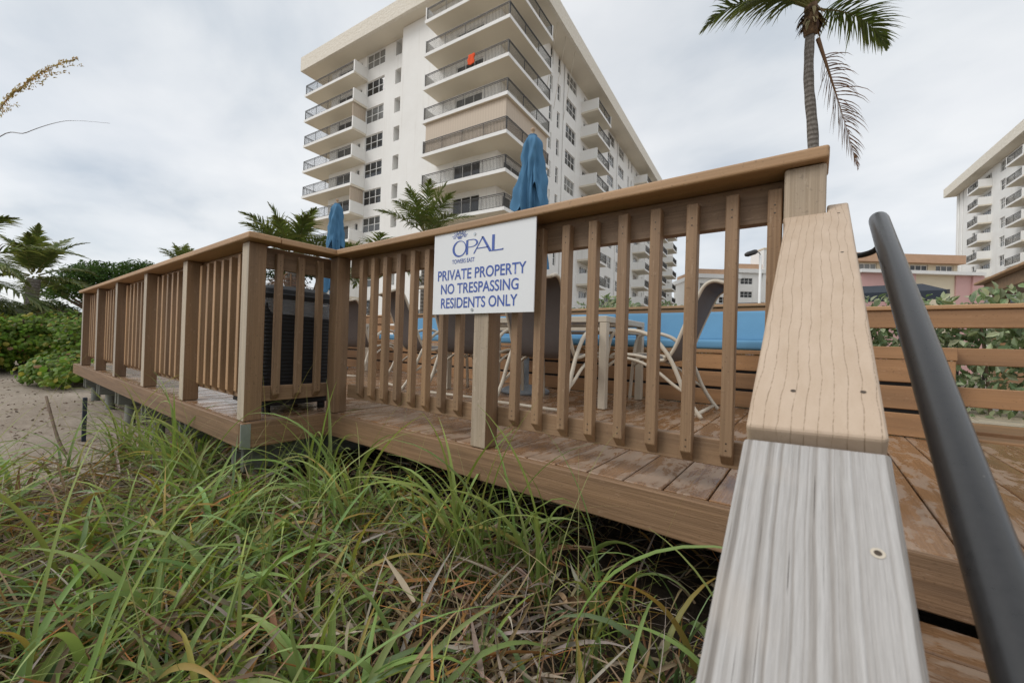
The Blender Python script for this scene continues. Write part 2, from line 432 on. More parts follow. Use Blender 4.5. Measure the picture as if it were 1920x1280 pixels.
def tube_geo(path, radii, n=10, cap=True, flat=None):
    """verts, faces of a tube along a path; flat=(vector, factor) squeezes it"""
    P = [Vector(p) for p in path]; V = []; F = []
    ref = Vector((0, 0, 1))
    prev = None
    for i, p in enumerate(P):
        d = (P[min(i + 1, len(P) - 1)] - P[max(i - 1, 0)]).normalized()
        if prev is None:
            a = d.cross(ref)
            if a.length < 1e-3: a = d.cross(Vector((1, 0, 0)))
            a.normalize()
        else:
            a = (prev - d * prev.dot(d)).normalized()
        prev = a; b = d.cross(a)
        r = radii[i] if isinstance(radii, (list, tuple)) else radii
        for k in range(n):
            t = 2 * math.pi * k / n
            V.append(p + a * (math.cos(t) * r) + b * (math.sin(t) * r))
    for i in range(len(P) - 1):
        for k in range(n):
            F.append((i * n + k, i * n + (k + 1) % n, (i + 1) * n + (k + 1) % n, (i + 1) * n + k))
    if cap:
        F.append(tuple(range(n - 1, -1, -1))); F.append(tuple(range((len(P) - 1) * n, len(P) * n)))
    return V, F
def tube(name, path, radii, mat, parent, n=10, mw=None, local=False):
    V, F = tube_geo(path, radii, n)
    return link(name, mesh_from(name, V, F, True), mat, parent, mw, local)
def smooth_path(pts, k=6):
    """Catmull-Rom through the points"""
    P = [Vector(p) for p in pts]; out = []
    for i in range(len(P) - 1):
        p0, p1, p2, p3 = P[max(i - 1, 0)], P[i], P[i + 1], P[min(i + 2, len(P) - 1)]
        for j in range(k):
            t = j / k
            out.append(0.5 * ((2 * p1) + (p2 - p0) * t + (2 * p0 - 5 * p1 + 4 * p2 - p3) * t * t + (3 * p1 - p0 - 3 * p2 + p3) * t ** 3))
    out.append(P[-1]); return out
def join_geo(parts):
    V, F = [], []
    for v, f in parts:
        o = len(V); V.extend(v); F.extend([tuple(i + o for i in q) for q in f])
    return V, F
def np_mesh(name, V, quads, cols=None, smooth=True):
    """fast mesh from numpy arrays; quads (n,4) or tris (n,3), cols per vertex rgb"""
    me = bpy.data.meshes.new(name)
    V = np.asarray(V, np.float32); Q = np.asarray(quads, np.int32); k = Q.shape[1]
    me.vertices.add(len(V)); me.vertices.foreach_set('co', V.ravel())
    me.loops.add(Q.size); me.loops.foreach_set('vertex_index', Q.ravel())
    me.polygons.add(len(Q)); me.polygons.foreach_set('loop_start', np.arange(len(Q), dtype=np.int32) * k)
    me.polygons.foreach_set('use_smooth', np.full(len(Q), smooth))
    if cols is not None:
        a = me.color_attributes.new('Col', 'FLOAT_COLOR', 'POINT')
        c = np.ones((len(V), 4), np.float32); c[:, :3] = cols
        a.data.foreach_set('color', c.ravel())
    me.update(calc_edges=True); me.validate()
    return me
def ribbons(root, az, lean, length, bend, width, col0, col1, rows=8, fold=0.25, twist=None, power=1.4, base_w=0.55, wob=0.0):
    """arching blades; all arguments are arrays over N. lean/bend: start angle from vertical and angle added along the blade"""
    N = len(az); s = np.linspace(0, 1, rows)[None, :]
    th = lean[:, None] + bend[:, None] * s ** power
    hd = np.stack([np.cos(az), np.sin(az), 0 * az], 1)
    sd_ = np.stack([-np.sin(az), np.cos(az), 0 * az], 1)
    ds = (length / (rows - 1))[:, None]
    hx = np.concatenate([np.zeros((N, 1)), np.cumsum(np.sin(th[:, :-1]) * ds, 1)], 1)
    hz = np.concatenate([np.zeros((N, 1)), np.cumsum(np.cos(th[:, :-1]) * ds, 1)], 1)
    side = (RNG.normal(0, 1, (N, 1)) * wob * length[:, None]) * s ** 2
    C = root[:, None, :] + hx[..., None] * hd[:, None, :] + side[..., None] * sd_[:, None, :]
    C[..., 2] += hz
    w = width[:, None] * np.clip((base_w + (1 - base_w) * np.clip(s * 4, 0, 1)) * (1 - s ** 2.2), 0.04, 1)
    tw = (twist if twist is not None else RNG.uniform(-0.9, 0.9, N))[:, None] * (0.3 + s)
    nrm = np.stack([-np.cos(th)[..., None] * hd[:, None, :]], 0)[0]
    nrm[..., 2] += np.sin(th)
    S = sd_[:, None, :] * np.cos(tw)[..., None] + nrm * np.sin(tw)[..., None]
    Nn = nrm * np.cos(tw)[..., None] - sd_[:, None, :] * np.sin(tw)[..., None]
    L = C + S * w[..., None] * 0.5 + Nn * (w * fold)[..., None]
    Rr = C - S * w[..., None] * 0.5 + Nn * (w * fold)[..., None]
    V = np.stack([L, C, Rr], 2)                       # N,rows,3,3
    idx = np.arange(N * rows * 3).reshape(N, rows, 3)
    q1 = np.stack([idx[:, :-1, 0], idx[:, :-1, 1], idx[:, 1:, 1], idx[:, 1:, 0]], -1).reshape(-1, 4)
    q2 = np.stack([idx[:, :-1, 1], idx[:, :-1, 2], idx[:, 1:, 2], idx[:, 1:, 1]], -1).reshape(-1, 4)
    colr = col0[:, None, :] * (1 - s[..., None]) + col1[:, None, :] * s[..., None]
    colr = np.repeat(colr[:, :, None, :], 3, 2)
    return V.reshape(-1, 3), np.concatenate([q1, q2]), colr.reshape(-1, 3), C
def merge_np(parts):
    V, Q, C = [], [], []; o = 0
    for v, q, c in parts:
        V.append(v); Q.append(q + o); C.append(c); o += len(v)
    return np.concatenate(V), np.concatenate(Q), np.concatenate(C)
def leaves(pos, nrm, size, col, shape='round', aspect=1.0, updir=None):
    """scatter of leaf polygons: pos, nrm (N,3), size (N), col (N,3) -> V, quads, cols"""
    N = len(pos)
    nrm = nrm / (np.linalg.norm(nrm, axis=1, keepdims=True) + 1e-9)
    u = RNG.normal(0, 1, (N, 3)) if updir is None else updir + RNG.normal(0, 0.3, (N, 3))
    u -= nrm * np.sum(u * nrm, 1, keepdims=True); u /= np.linalg.norm(u, axis=1, keepdims=True) + 1e-9
    v = np.cross(nrm, u)
    if shape == 'round':
        pts = [(-0.5, 0, .06), (-0.36, 0.37, -.02), (0.05, 0.5, -.05), (0.42, 0.3, 0), (0.0, 0.0, .10), (0.5, 0, .08), (-0.36, -0.37, -.02), (0.05, -0.5, -.05), (0.42, -0.3, 0)]
        qs = [(0, 4, 2, 1), (4, 5, 3, 2), (0, 6, 7, 4), (4, 7, 8, 5)]
    else:
        pts = [(-0.5, 0, 0), (-0.1, 0.5, .16), (0.5, 0, -.10), (0.0, 0, -.02), (-0.1, -0.5, .16), (0.22, 0.32, .08), (0.22, -0.32, .08)]
        qs = [(0, 3, 5, 1), (3, 2, 5, 5), (0, 4, 6, 3), (3, 6, 2, 2)]
        qs = [(0, 3, 5, 1), (0, 4, 6, 3), (3, 6, 2, 5)]
    P = np.array(pts)
    V = pos[:, None, :] + size[:, None, None] * (P[None, :, 0:1] * u[:, None, :] + P[None, :, 1:2] * aspect * v[:, None, :] + P[None, :, 2:3] * nrm[:, None, :])
    k = len(pts)
    Q = (np.array(qs)[None] + (np.arange(N) * k)[:, None, None]).reshape(-1, 4)
    return V.reshape(-1, 3), Q, np.repeat(col, k, 0)
def jitter(base, n, amt=0.2, hue=0.08):
    base = np.array(base)
    k = RNG.uniform(1 - amt, 1 + amt, (n, 1)); h = RNG.uniform(-hue, hue, (n, 3))
    return np.clip(base[None] * k * (1 + h), 0.002, 0.9)

# ================================================================== THE SETTING: ground
def hnoise(x, y):
    return (math.sin(x * 1.7 + 1.3 * math.sin(y * 1.1)) * 0.5 + math.sin(y * 2.3 + 0.7 * math.sin(x * 0.9)) * 0.5)
def ground_z(x, y):
    z = -0.56 + 0.035 * hnoise(x * 0.9, y * 0.9) + 0.014 * hnoise(x * 3.1 + 4, y * 2.7)
    if x < -9: z += min(0.10, (-9 - x) * 0.012)
    if y < -1.0: z -= min(1.2, (-1.0 - y) * 0.06)
    if y > 6: z += 0.04 * min(1, (y - 6) / 4)
    return z
def axis_steps(lo, hi, f0, f1, fine):
    a = [f0 + i * fine for i in range(int((f1 - f0) / fine) + 1)]
    st = fine; x = a[-1]
    while x < hi: st *= 1.25; x += st; a.append(min(x, hi))
    st = fine; x = a[0]
    while x > lo: st *= 1.25; x -= st; a.insert(0, max(x, lo))
    return a
def build_ground():
    xs = axis_steps(-600, 600, -14, 3, 0.10); ys = axis_steps(-600, 600, -1.5, 3.5, 0.10)
    V = [(x, y, ground_z(x, y)) for y in ys for x in xs]; n = len(xs)
    F = [(j * n + i, j * n + i + 1, (j + 1) * n + i + 1, (j + 1) * n + i) for j in range(len(ys) - 1) for i in range(n - 1)]
    o = link('ground', mesh_from('ground', V, F, True), 'sand')
    tag(o, 'pale brown beach sand reaching from the grass to the hedge', None, None, 'structure')
build_ground()

# ================================================================== THE DECK
PITCH = 0.1445
deck = thing('wooden_deck', (-2.5, 2.6, -0.5), 'raised tan plank deck with fascia boards on grey timber posts', 'deck')
XJ = -2.55            # the deck steps forward left of here
k0 = int(math.ceil((-8.85 - 0.312) / PITCH)); k1 = int((3.4 - 0.312) / PITCH)
for k in range(k0, k1 + 1):
    x0 = 0.312 + k * PITCH; x1 = x0 + PITCH - 0.006
    y0 = 1.456 if x0 > XJ - 0.03 else 0.946
    if x0 < XJ < x1 - 0.02 and y0 > 1: x0 = max(x0, XJ + 0.004)
    dz = random.uniform(-0.0015, 0.0015)
    y1 = 4.30 if x0 < 0.7 else 3.56
    board('plank', (x0, y0 + random.uniform(0, 0.003), -0.035 + dz), (x1, y1, dz), 'y', 'deck', deck, 0.003)
FH = -0.145
board('fascia_board', (XJ + 0.002, 1.420, FH), (0.09, 1.454, -0.002), 'x', 'fascia', deck, 0.004)
board('fascia_board', (0.092, 1.440, FH), (3.4, 1.454, -0.002), 'x', 'fascia', deck, 0.004)
board('fascia_board', (XJ - 0.034, 0.910, FH), (XJ, 1.452, -0.002), 'y', 'fascia', deck, 0.004)
board('fascia_board', (-8.9, 0.910, FH), (XJ - 0.036, 0.944, -0.002), 'x', 'fascia', deck, 0.004)
board('fascia_board', (-8.935, 0.910, FH), (-8.902, 4.3, -0.002), 'y', 'fascia', deck, 0.004)
# joists and beams below
for i in range(9):
    y = 1.12 + i * 0.4
    board('joist', (-8.88, y, -0.18), (-2.62, y + 0.04, -0.037), 'x', 'grey_timber', deck, 0.002)
    if y > 1.5: board('joist', (-2.6, y, -0.18), (3.3, y + 0.04, -0.037), 'x', 'grey_timber', deck, 0.002)
for x in (-8.6, -7.55, -6.4, -5.2, -4.0, -2.9, -1.7, -0.5):
    yb = 0.99 if x < XJ else 2.2
    board('beam', (x - 0.02, yb, -0.33), (x + 0.02, 4.2, -0.182), 'y', 'grey_timber', deck, 0.003)
    board('beam', (x + 0.125, yb, -0.33), (x + 0.165, 4.2, -0.182), 'y', 'grey_timber', deck, 0.003)
    for y in ((yb + 0.12, yb + 1.7) if x < XJ else (yb + 0.9, yb + 2.0)):
        P = [(x + 0.073, y, -0.95), (x + 0.073, y, -0.184)]
        tube('support_post', P, 0.05, 'grey_timber', deck, 12)
def bracket():
    bm = bmesh.new()
    add_box(bm, (XJ - 0.012, 0.9065, FH + 0.002), (XJ + 0.003, 0.9095, -0.006))
    add_box(bm, (XJ + 0.0005, 0.9097, FH + 0.002), (XJ + 0.0035, 0.955, -0.006))
    link('corner_bracket', bm_mesh(bm, 'bracket'), 'galv', deck)
bracket()

# ================================================================== RAILINGS
def baluster_me(length, sx=0.038, sy=0.038):
    """local X is the length (up), outer face at -Y with a 45 degree cut foot and screw heads"""
    bm = bmesh.new()
    h = length; b = 0.0025
    prof = [(0.0, sy / 2), (0.036, -sy / 2), (h, -sy / 2), (h, sy / 2)]
    lo = [bm.verts.new((p[0], p[1], -sx / 2)) for p in prof]; hi = [bm.verts.new((p[0], p[1], sx / 2)) for p in prof]
    bm.faces.new(lo); bm.faces.new(hi[::-1])
    for i in range(4):
        bm.faces.new((lo[i], hi[i], hi[(i + 1) % 4], lo[(i + 1) % 4]))
    bmesh.ops.recalc_face_normals(bm, faces=bm.faces)
    bmesh.ops.bevel(bm, geom=list(bm.edges), offset=b, segments=1, affect='EDGES')
    for x in (0.055, 0.078, h - 0.05, h - 0.075):
        c = bm.verts.new((x, -sy / 2 - 0.0012, 0)); ring = []
        for k in range(6):
            a = k * math.pi / 3; ring.append(bm.verts.new((x + 0.003 * math.cos(a), -sy / 2 - 0.0008, 0.003 * math.sin(a))))
        for k in range(6):
            f = bm.faces.new((c, ring[(k + 1) % 6], ring[k])); f.material_index = 1
    me = bm_mesh(bm, 'baluster'); me.materials.append(MAT['rail']); me.materials.append(MAT['screw'])
    return me
BAL = baluster_me(0.895)
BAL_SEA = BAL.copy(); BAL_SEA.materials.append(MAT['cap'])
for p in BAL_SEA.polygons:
    if p.material_index == 0 and p.normal.y < -0.6: p.material_index = 2  # seaward faces take a lighter tone, the brighter side painted in
def put_baluster(parent, x, y, z, out, me=None):
    """out: unit vector the outer face looks to"""
    o_ = Vector(out); up = EZ + Vector((random.uniform(-.002, .002), random.uniform(-.002, .002), 0)); up.normalize()
    yv = (-o_ - up * (-o_).dot(up)).normalized(); zv = up.cross(yv)
    link('baluster', me or BAL, None, parent, basis(up, yv, zv, (x, y, z)))
ZC0, ZC1 = 1.034, 1.071
front = thing('deck_railing', (-1.3, 1.5, 0.0), 'tan front deck railing with the white notice screwed to its middle post', 'railing')
for x, w in ((-2.615, 0.095), (-1.301, 0.092)):
    o = board('post', (x, 1.428, 0.001), (x + w, 1.519, ZC0 - 0.002), 'z', 'post', front, 0.006, 2)
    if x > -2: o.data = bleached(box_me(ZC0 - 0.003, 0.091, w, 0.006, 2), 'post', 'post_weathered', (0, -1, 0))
board('post', (-0.081, 1.430, 0.001), (0.019, 1.522, ZC0 - 0.002), 'z', 'post_weathered', front, 0.008, 2)
board('top_cap', (-2.50, 1.402, ZC0), (0.024, 1.562, ZC1), 'x', 'cap', front, 0.008, 3)
board('top_rail', (-2.52, 1.5225, 0.905), (-0.02, 1.560, ZC0 - 0.002), 'x', 'rail', front, 0.003)
board('bottom_rail', (-2.52, 1.5225, 0.098), (-0.02, 1.560, 0.188), 'x', 'rail', front, 0.003)
FX = [-2.364, -2.235, -2.106, -1.980, -1.855, -1.729, -1.606, -1.482, -1.122, -0.994, -0.867, -0.741, -0.617, -0.494, -0.367, -0.244, -0.126]
for x in FX:
    put_baluster(front, x + 0.019 + random.uniform(-.002, .002), 1.5025, 0.105 + random.uniform(-.004, .004), (0, -1, 0))

left = thing('deck_railing', (-5.5, 1.0, 0.0), 'long tan side railing with six posts stepping forward past the black bin', 'railing')
LP = [-8.45, -7.33, -6.20, -4.95, -3.80, -2.687]
for x in LP:
    o = board('post', (x, 0.930, 0.001), (x + 0.096, 1.026, ZC0 - 0.002), 'z', 'post', left, 0.006, 2)
    o.data = bleached(box_me(ZC0 - 0.003, 0.096, 0.096, 0.006, 2), 'post', 'bleach_sunlit', (0, -1, 0))
board('top_cap', (-8.52, 0.895, ZC0), (-2.500, 1.065, ZC1), 'x', 'cap', left, 0.008, 3)
board('top_cap', (-2.655, 1.067, ZC0), (-2.502, 1.562, ZC1), 'y', 'cap', left, 0.008, 3)
board('top_rail', (-8.45, 1.029, 0.905), (-2.70, 1.067, ZC0 - 0.002), 'x', 'rail', left)
board('bottom_rail', (-8.45, 1.029, 0.098), (-2.70, 1.067, 0.188), 'x', 'rail', left)
board('top_rail', (-2.698, 1.029, 0.905), (-2.662, 1.50, ZC0 - 0.002), 'y', 'rail', left)
board('bottom_rail', (-2.698, 1.029, 0.098), (-2.662, 1.50, 0.188), 'y', 'rail', left)
board('rail_end_block', (-2.740, 0.985, 0.915), (-2.692, 1.028, ZC0 - 0.002), 'x', 'cap', left)
board('rail_end_block', (-2.660, 1.455, 0.905), (-2.618, 1.50, ZC0 - 0.002), 'y', 'rail', left)
for i in range(5):
    xa, xb = LP[i] + 0.096, LP[i + 1]
    n = 7; st = (xb - xa) / (n + 0.15)
    for j in range(n):
        put_baluster(left, xa + st * (j + 0.62), 1.009, 0.105 + random.uniform(-.004, .004), (0, -1, 0), BAL_SEA)
for y in (1.118, 1.248, 1.373):
    put_baluster(left, -2.6425, y, 0.105, (1, 0, 0))

# ================================================================== STAIRS, SLOPING CAP, PIPE
SL = 0.605; cs = 1 / math.sqrt(1 + SL * SL); sn = SL * cs
DV = Vector((0, cs, sn)); NV = Vector((0, -sn, cs))
def slope_pt(y, off=0.0, x=0.0):
    """point on the top plane of the sloping cap"""
    return Vector((x, y, 0.890 - SL * (1.43 - y))) + NV * off
stair = thing('stairway', (0.7, 0.9, -0.5), 'tan wooden steps going down from the deck beside the sloping rail', 'stairs')
for i in range(3):
    z = -0.165 * (i + 1); ya = 1.436 - 0.285 * i
    for j in range(2):
        board('tread', (0.16, ya - 0.142 * (j + 1), z - 0.035), (1.55, ya - 0.142 * j - 0.006, z), 'x', 'deck', stair, 0.004)
    board('riser', (0.16, ya - 0.288, z - 0.165), (1.55, ya - 0.268, z - 0.037), 'x', 'fascia', stair, 0.003)
def stringer(x):
    bm = bmesh.new()
    pr = [(1.438, -0.02), (1.438, -0.36), (0.58, -0.80), (0.40, -0.80), (0.40, -0.56)]
    lo = [bm.verts.new((x, a, b)) for a, b in pr]; hi = [bm.verts.new((x + 0.04, a, b)) for a, b in pr]
    bm.faces.new(lo); bm.faces.new(hi[::-1])
    for i in range(5): bm.faces.new((lo[i], hi[i], hi[(i + 1) % 5], lo[(i + 1) % 5]))
    bmesh.ops.recalc_face_normals(bm, faces=bm.faces)
    link('stringer', bm_mesh(bm, 'stringer'), 'fascia', stair)
stringer(0.115); stringer(1.555)

srail = thing('stair_railing', (0.0, 0.9, -0.5), 'sloping stair rail with tan cap above a weathered grey board in the foreground', 'railing')
def slope_board(name, poly, top, thick, mat, bev=0.008):
    """poly: list of (y, x) outline on the slope plane"""
    o = slope_pt(1.0)
    bm = bmesh.new()
    def loc(y, x, off):
        p = slope_pt(y, off) - o
        return (p.dot(DV), -x, p.dot(NV))
    a = [bm.verts.new(loc(y, x, top)) for y, x in poly]; b = [bm.verts.new(loc(y, x, top - thick)) for y, x in poly]
    bm.faces.new(a); bm.faces.new(b[::-1]); n = len(poly)
    for i in range(n): bm.faces.new((a[i], b[i], b[(i + 1) % n], a[(i + 1) % n]))
    bmesh.ops.recalc_face_normals(bm, faces=bm.faces)
    bmesh.ops.bevel(bm, geom=list(bm.edges), offset=bev, segments=3, affect='EDGES', profile=0.5)
    me = bm_mesh(bm, name)
    return link(name, me, mat, srail, basis(DV, -EX, NV, o))
tan = slope_board('cap_board', [(0.610, -0.070), (0.616, 0.070), (1.490, 0.070), (1.490, 0.0215), (1.427, 0.0215), (1.427, -0.082), (1.380, -0.074)], 0.0, 0.036, 'tan_cap', 0.006)
tag(tan, 'clean tan upper cap board with fine broken grain lines')
gb = slope_board('cap_board', [(-0.62, -0.071), (-0.62, 0.071), (0.606, 0.071), (0.600, -0.071)], -0.011, 0.038, 'grey_board', 0.005)
tag(gb, 'weathered grey lower cap board with raised grain and one screw')
def disc(name, y, x, off, r, mat, parent, h=0.001, n=14, inner=0.0):
    o = slope_pt(y, off, x); V = []; F = []
    for k in range(n):
        a = 2 * math.pi * k / n
        V.append(o + EX * (r * math.cos(a)) + DV * (r * math.sin(a)) + NV * h)
        V.append(o + EX * (inner * math.cos(a)) + DV * (inner * math.sin(a)) + NV * h * (1.2 if inner else 1.4))
    F = [(2 * k, 2 * ((k + 1) % n), 2 * ((k + 1) % n) + 1, 2 * k + 1) for k in range(n)]
    return link(name, mesh_from(name, V, F), mat, parent)
for y, x in ((0.682, -0.022), (0.690, 0.052), (1.14, 0.045), (1.405, 0.046)):
    disc('screw_hole', y, x, 0.0, 0.0032, 'screw', srail, 0.0004)
disc('screw', 0.489, 0.050, -0.011, 0.0055, 'frame_cream', srail, 0.0006, inner=0.003)
disc('screw_head', 0.489, 0.050, -0.011, 0.003, 'screw', srail, 0.0004)
# under-rail and newel that carry the caps
m_ = basis(DV, -EX, NV, slope_pt(0.40, -0.098))
link('under_rail', with_mat(box_me(2.0, 0.038, 0.088, 0.003), 'rail'), None, srail, m_)
board('newel_post', (-0.045, -0.36, -0.95), (0.045, -0.27, -0.14), 'z', 'post', srail, 0.005)
board('newel_post', (-0.045, 0.86, -0.95), (0.045, 0.95, 0.44), 'z', 'post', srail, 0.005)

pipe = thing('handrail', (0.13, 0.9, -0.5), 'round dark bronze metal handrail sloping down beside the stair cap', 'handrail')
XP = 0.131
def pipe_pt(y): return Vector((XP, y, 0.862 - 0.611 * (1.455 - y)))
pp = [pipe_pt(-0.55 + i * 0.1) for i in range(20)] + [pipe_pt(1.43), pipe_pt(1.443), pipe_pt(1.450), pipe_pt(1.4535)]
rr = [0.0212] * 21 + [0.0200, 0.0165, 0.009]
tube('pipe', pp, rr, 'pipe', pipe, 28)
for yb in (1.335, -0.2):
    b = pipe_pt(yb)
    tube('bracket', smooth_path([(0.060, yb + 0.03, b.z - 0.042), (0.092, yb + 0.03, b.z - 0.042), (0.118, yb + 0.02, b.z - 0.034), (XP, yb + 0.006, b.z - 0.012)], 5), 0.0072, 'pipe', pipe, 12)

# ================================================================== THE SIGN
SX0, SX1, SZ0, SZ1, SY = -1.577, -0.950, 0.629, 1.047, 1.4135
sign = thing('notice_sign', (-1.26, 1.42, SZ0), 'white private property notice with blue lettering on the front railing', 'sign')
board('panel', (SX0, SY, SZ0), (SX1, SY + 0.006, SZ1), 'x', 'sign_white', sign, 0.001)
YP = SY - 0.0012
def sgn(u, v):
    """sign coordinates 0..1 (left-right, bottom-top) to world"""
    return (SX0 + u * (SX1 - SX0), YP, SZ0 + v * (SZ1 - SZ0))
def text_part(txt, u0, u1, v0, v1, weight, name='lettering'):
    cu = bpy.data.curves.new('t', 'FONT'); cu.body = txt; cu.size = 1.0; cu.offset = weight
    to = bpy.data.objects.new('t', cu); COL.objects.link(to)
    bpy.context.view_layer.update()
    me = bpy.data.meshes.new_from_object(to.evaluated_get(bpy.context.evaluated_depsgraph_get()))
    bpy.data.objects.remove(to, do_unlink=True)
    n = len(me.vertices); co = np.zeros(n * 3); me.vertices.foreach_get('co', co); co = co.reshape(-1, 3)
    lo, hi = co.min(0), co.max(0)
    a = (co[:, 0] - lo[0]) / (hi[0] - lo[0]); b = (co[:, 1] - lo[1]) / (hi[1] - lo[1])
    out = np.zeros_like(co)
    out[:, 0] = SX0 + (u0 + a * (u1 - u0)) * (SX1 - SX0); out[:, 1] = YP
    out[:, 2] = SZ0 + (v0 + b * (v1 - v0)) * (SZ1 - SZ0)
    me.vertices.foreach_set('co', out.ravel()); me.materials.clear(); me.update()
    link(name, me, 'sign_blue', sign)
text_part('PRIVATE PROPERTY', 0.055, 0.930, 0.402, 0.526, 0.013)
text_part('NO TRESPASSING', 0.095, 0.868, 0.240, 0.362, 0.013)
text_part('RESIDENTS ONLY', 0.100, 0.862, 0.070, 0.194, 0.013)
text_part('TOWERS EAST', 0.212, 0.450, 0.592, 0.642, 0.006)
def poly_part(name, polys):
    V, F = [], []
    for p in polys:
        o = len(V); V += [sgn(*q) for q in p]; F.append(tuple(range(o, o + len(p))))
    link(name, mesh_from(name, V, F), 'sign_blue', sign)
def bar(x0, y0, x1, y1, w):
    dx, dy = x1 - x0, (y1 - y0) * 0.667; L = math.hypot(dx, dy); nx, ny = -dy / L * w / 2, dx / L * w / 2 / 0.667
    return [(x0 + nx, y0 + ny), (x1 + nx, y1 + ny), (x1 - nx, y1 - ny), (x0 - nx, y0 - ny)]
def ring(cx, cy, ax, ay, ix, iy, ox=0.0, oy=0.0, n=40, a0=0.0, a1=2 * math.pi):
    P = []
    for k in range(n):
        s, t = a0 + (a1 - a0) * k / n, a0 + (a1 - a0) * (k + 1) / n
        P.append([(cx + ax * math.cos(s), cy + ay * math.sin(s)), (cx + ax * math.cos(t), cy + ay * math.sin(t)),
                  (cx + ox + ix * math.cos(t), cy + oy + iy * math.sin(t)), (cx + ox + ix * math.cos(s), cy + oy + iy * math.sin(s))])
    return P
# OPAL: broad strokes with thin hair lines
op = ring(0.287, 0.790, 0.075, 0.105, 0.058, 0.090, 0.006, 0.004)
op += [[(0.358, 0.700), (0.380, 0.700), (0.380, 0.885), (0.358, 0.885)]]
op += ring(0.418, 0.838, 0.062, 0.050, 0.044, 0.040, 0.0, 0.0, 20, -math.pi / 2, math.pi / 2)
op += [[(0.380, 0.788), (0.418, 0.788), (0.418, 0.798), (0.380, 0.798)], [(0.372, 0.878), (0.418, 0.878), (0.418, 0.888), (0.372, 0.888)]]
op += [bar(0.440, 0.700, 0.527, 0.898, 0.010), [(0.512, 0.898), (0.534, 0.898), (0.618, 0.700), (0.592, 0.700)], bar(0.474, 0.760, 0.580, 0.760, 0.008)]
op += [[(0.617, 0.700), (0.642, 0.700), (0.642, 0.898), (0.617, 0.898)], bar(0.640, 0.705, 0.722, 0.705, 0.010), [(0.712, 0.705), (0.726, 0.705), (0.724, 0.718), (0.718, 0.718)]]
op = [[(a, 0.68 + (b - 0.70) * 0.91) for a, b in q] for q in op]
poly_part('logo_lettering', op)
cr = []
cx0, cy0 = 0.288, 0.915
for k in range(15):
    a = R_(8 + k * 164 / 14)
    if abs(k - 7) < 2: continue
    r0, r1 = (0.044, 0.088) if k % 2 else (0.044, 0.074)
    cr.append(bar(cx0 + r0 * math.cos(a), cy0 - 0.03 + r0 * 1.5 * math.sin(a) * 0.8, cx0 + r1 * math.cos(a), cy0 - 0.03 + r1 * 1.5 * math.sin(a) * 0.8, 0.0042))
cr += [bar(cx0 - 0.020, cy0 - 0.022, cx0 + 0.020, cy0 - 0.022, 0.006), bar(cx0 - 0.020, cy0 - 0.034, cx0 + 0.020, cy0 - 0.034, 0.004)]
for d in (-0.021, 0.0, 0.021):
    cr += ring(cx0 + d, cy0 + 0.010 - abs(d) * 0.2, 0.0135, 0.026, 0.0085, 0.017, n=16)
cr += ring(cx0, cy0 + 0.045, 0.0075, 0.012, 0.0025, 0.005, n=12)
poly_part('crown_emblem', cr)
for u, v in ((0.445, 0.905), (0.440, 0.045)):
    x, _, z = sgn(u, v)
    V, F = tube_geo([(x, SY - 0.003, z), (x, SY + 0.002, z)], 0.0075, 10)
    link('screw', mesh_from('screw', V, F), 'galv', sign)

# ================================================================== BENCHES
YB = 4.00
bench = thing('slatted_bench', (-2.5, YB, 0), 'long tan slatted bench with high back behind the table', 'bench')
XB0, XB1 = -7.6, 0.30
for z0, z1 in ((0.325, 0.462), (0.168, 0.300), (0.006, 0.143)):
    board('slat', (XB0, YB, z0), (XB1, YB + 0.03, z1), 'x', 'bench', bench, 0.004)
for i in range(3):
    board('seat_slat', (XB0, YB - 0.012 + i * 0.155, 0.466), (XB1, YB - 0.012 + i * 0.155 + 0.148, 0.500), 'x', 'bench', bench, 0.004)
for i in range(9):
    x = XB0 + 0.05 + i * 0.96
    board('back_post', (x, YB + 0.505, 0.0), (x + 0.09, YB + 0.585, 0.92), 'z', 'bench', bench, 0.004)
for z0, z1 in ((0.79, 0.915), (0.63, 0.76), (0.508, 0.60)):
    board('back_slat', (XB0, YB + 0.47, z0), (XB1, YB + 0.502, z1), 'x', 'bench', bench, 0.004)
board('back_cap', (XB0, YB + 0.45, 0.922), (XB1, YB + 0.60, 0.952), 'x', 'cap', bench, 0.006)
board('back_panel', (XB0, YB + 0.03, 0.006), (XB1, YB + 0.04, 0.46), 'x', 'black_plastic', bench, 0.001)

def cushion(x0, x1, label):
    c = thing('bench_cushion', ((x0 + x1) / 2, YB + 0.2, 0.502), label, 'cushion', 'blue cushions on the long bench')
    def pad(name, lx, ly, lz, mat4):
        bm = bmesh.new(); bmesh.ops.create_cube(bm, size=1.0)
        bmesh.ops.scale(bm, vec=(lx, ly, lz), verts=bm.verts)
        bmesh.ops.bevel(bm, geom=list(bm.edges), offset=min(ly, lz) * 0.36, segments=4, affect='EDGES', profile=0.6)
        link(name, bm_mesh(bm, name, True), 'blue_cushion', c, mat4)
    L = x1 - x0
    pad('seat_pad', L, 0.43, 0.085, Matrix.Translation(((x0 + x1) / 2, YB + 0.215, 0.545)))
    pad('back_pad', L, 0.10, 0.31, Matrix.Translation(((x0 + x1) / 2, YB + 0.36, 0.715)) @ Matrix.Rotation(R_(-17), 4, 'X'))
cushion(-1.78, 0.22, 'blue bench cushion behind the side-on chair at the table end')
cushion(-3.75, -1.80, 'blue bench cushion behind the two chairs facing the table')
cushion(-5.75, -3.78, 'blue bench cushion left of the near umbrella, behind the far chairs')

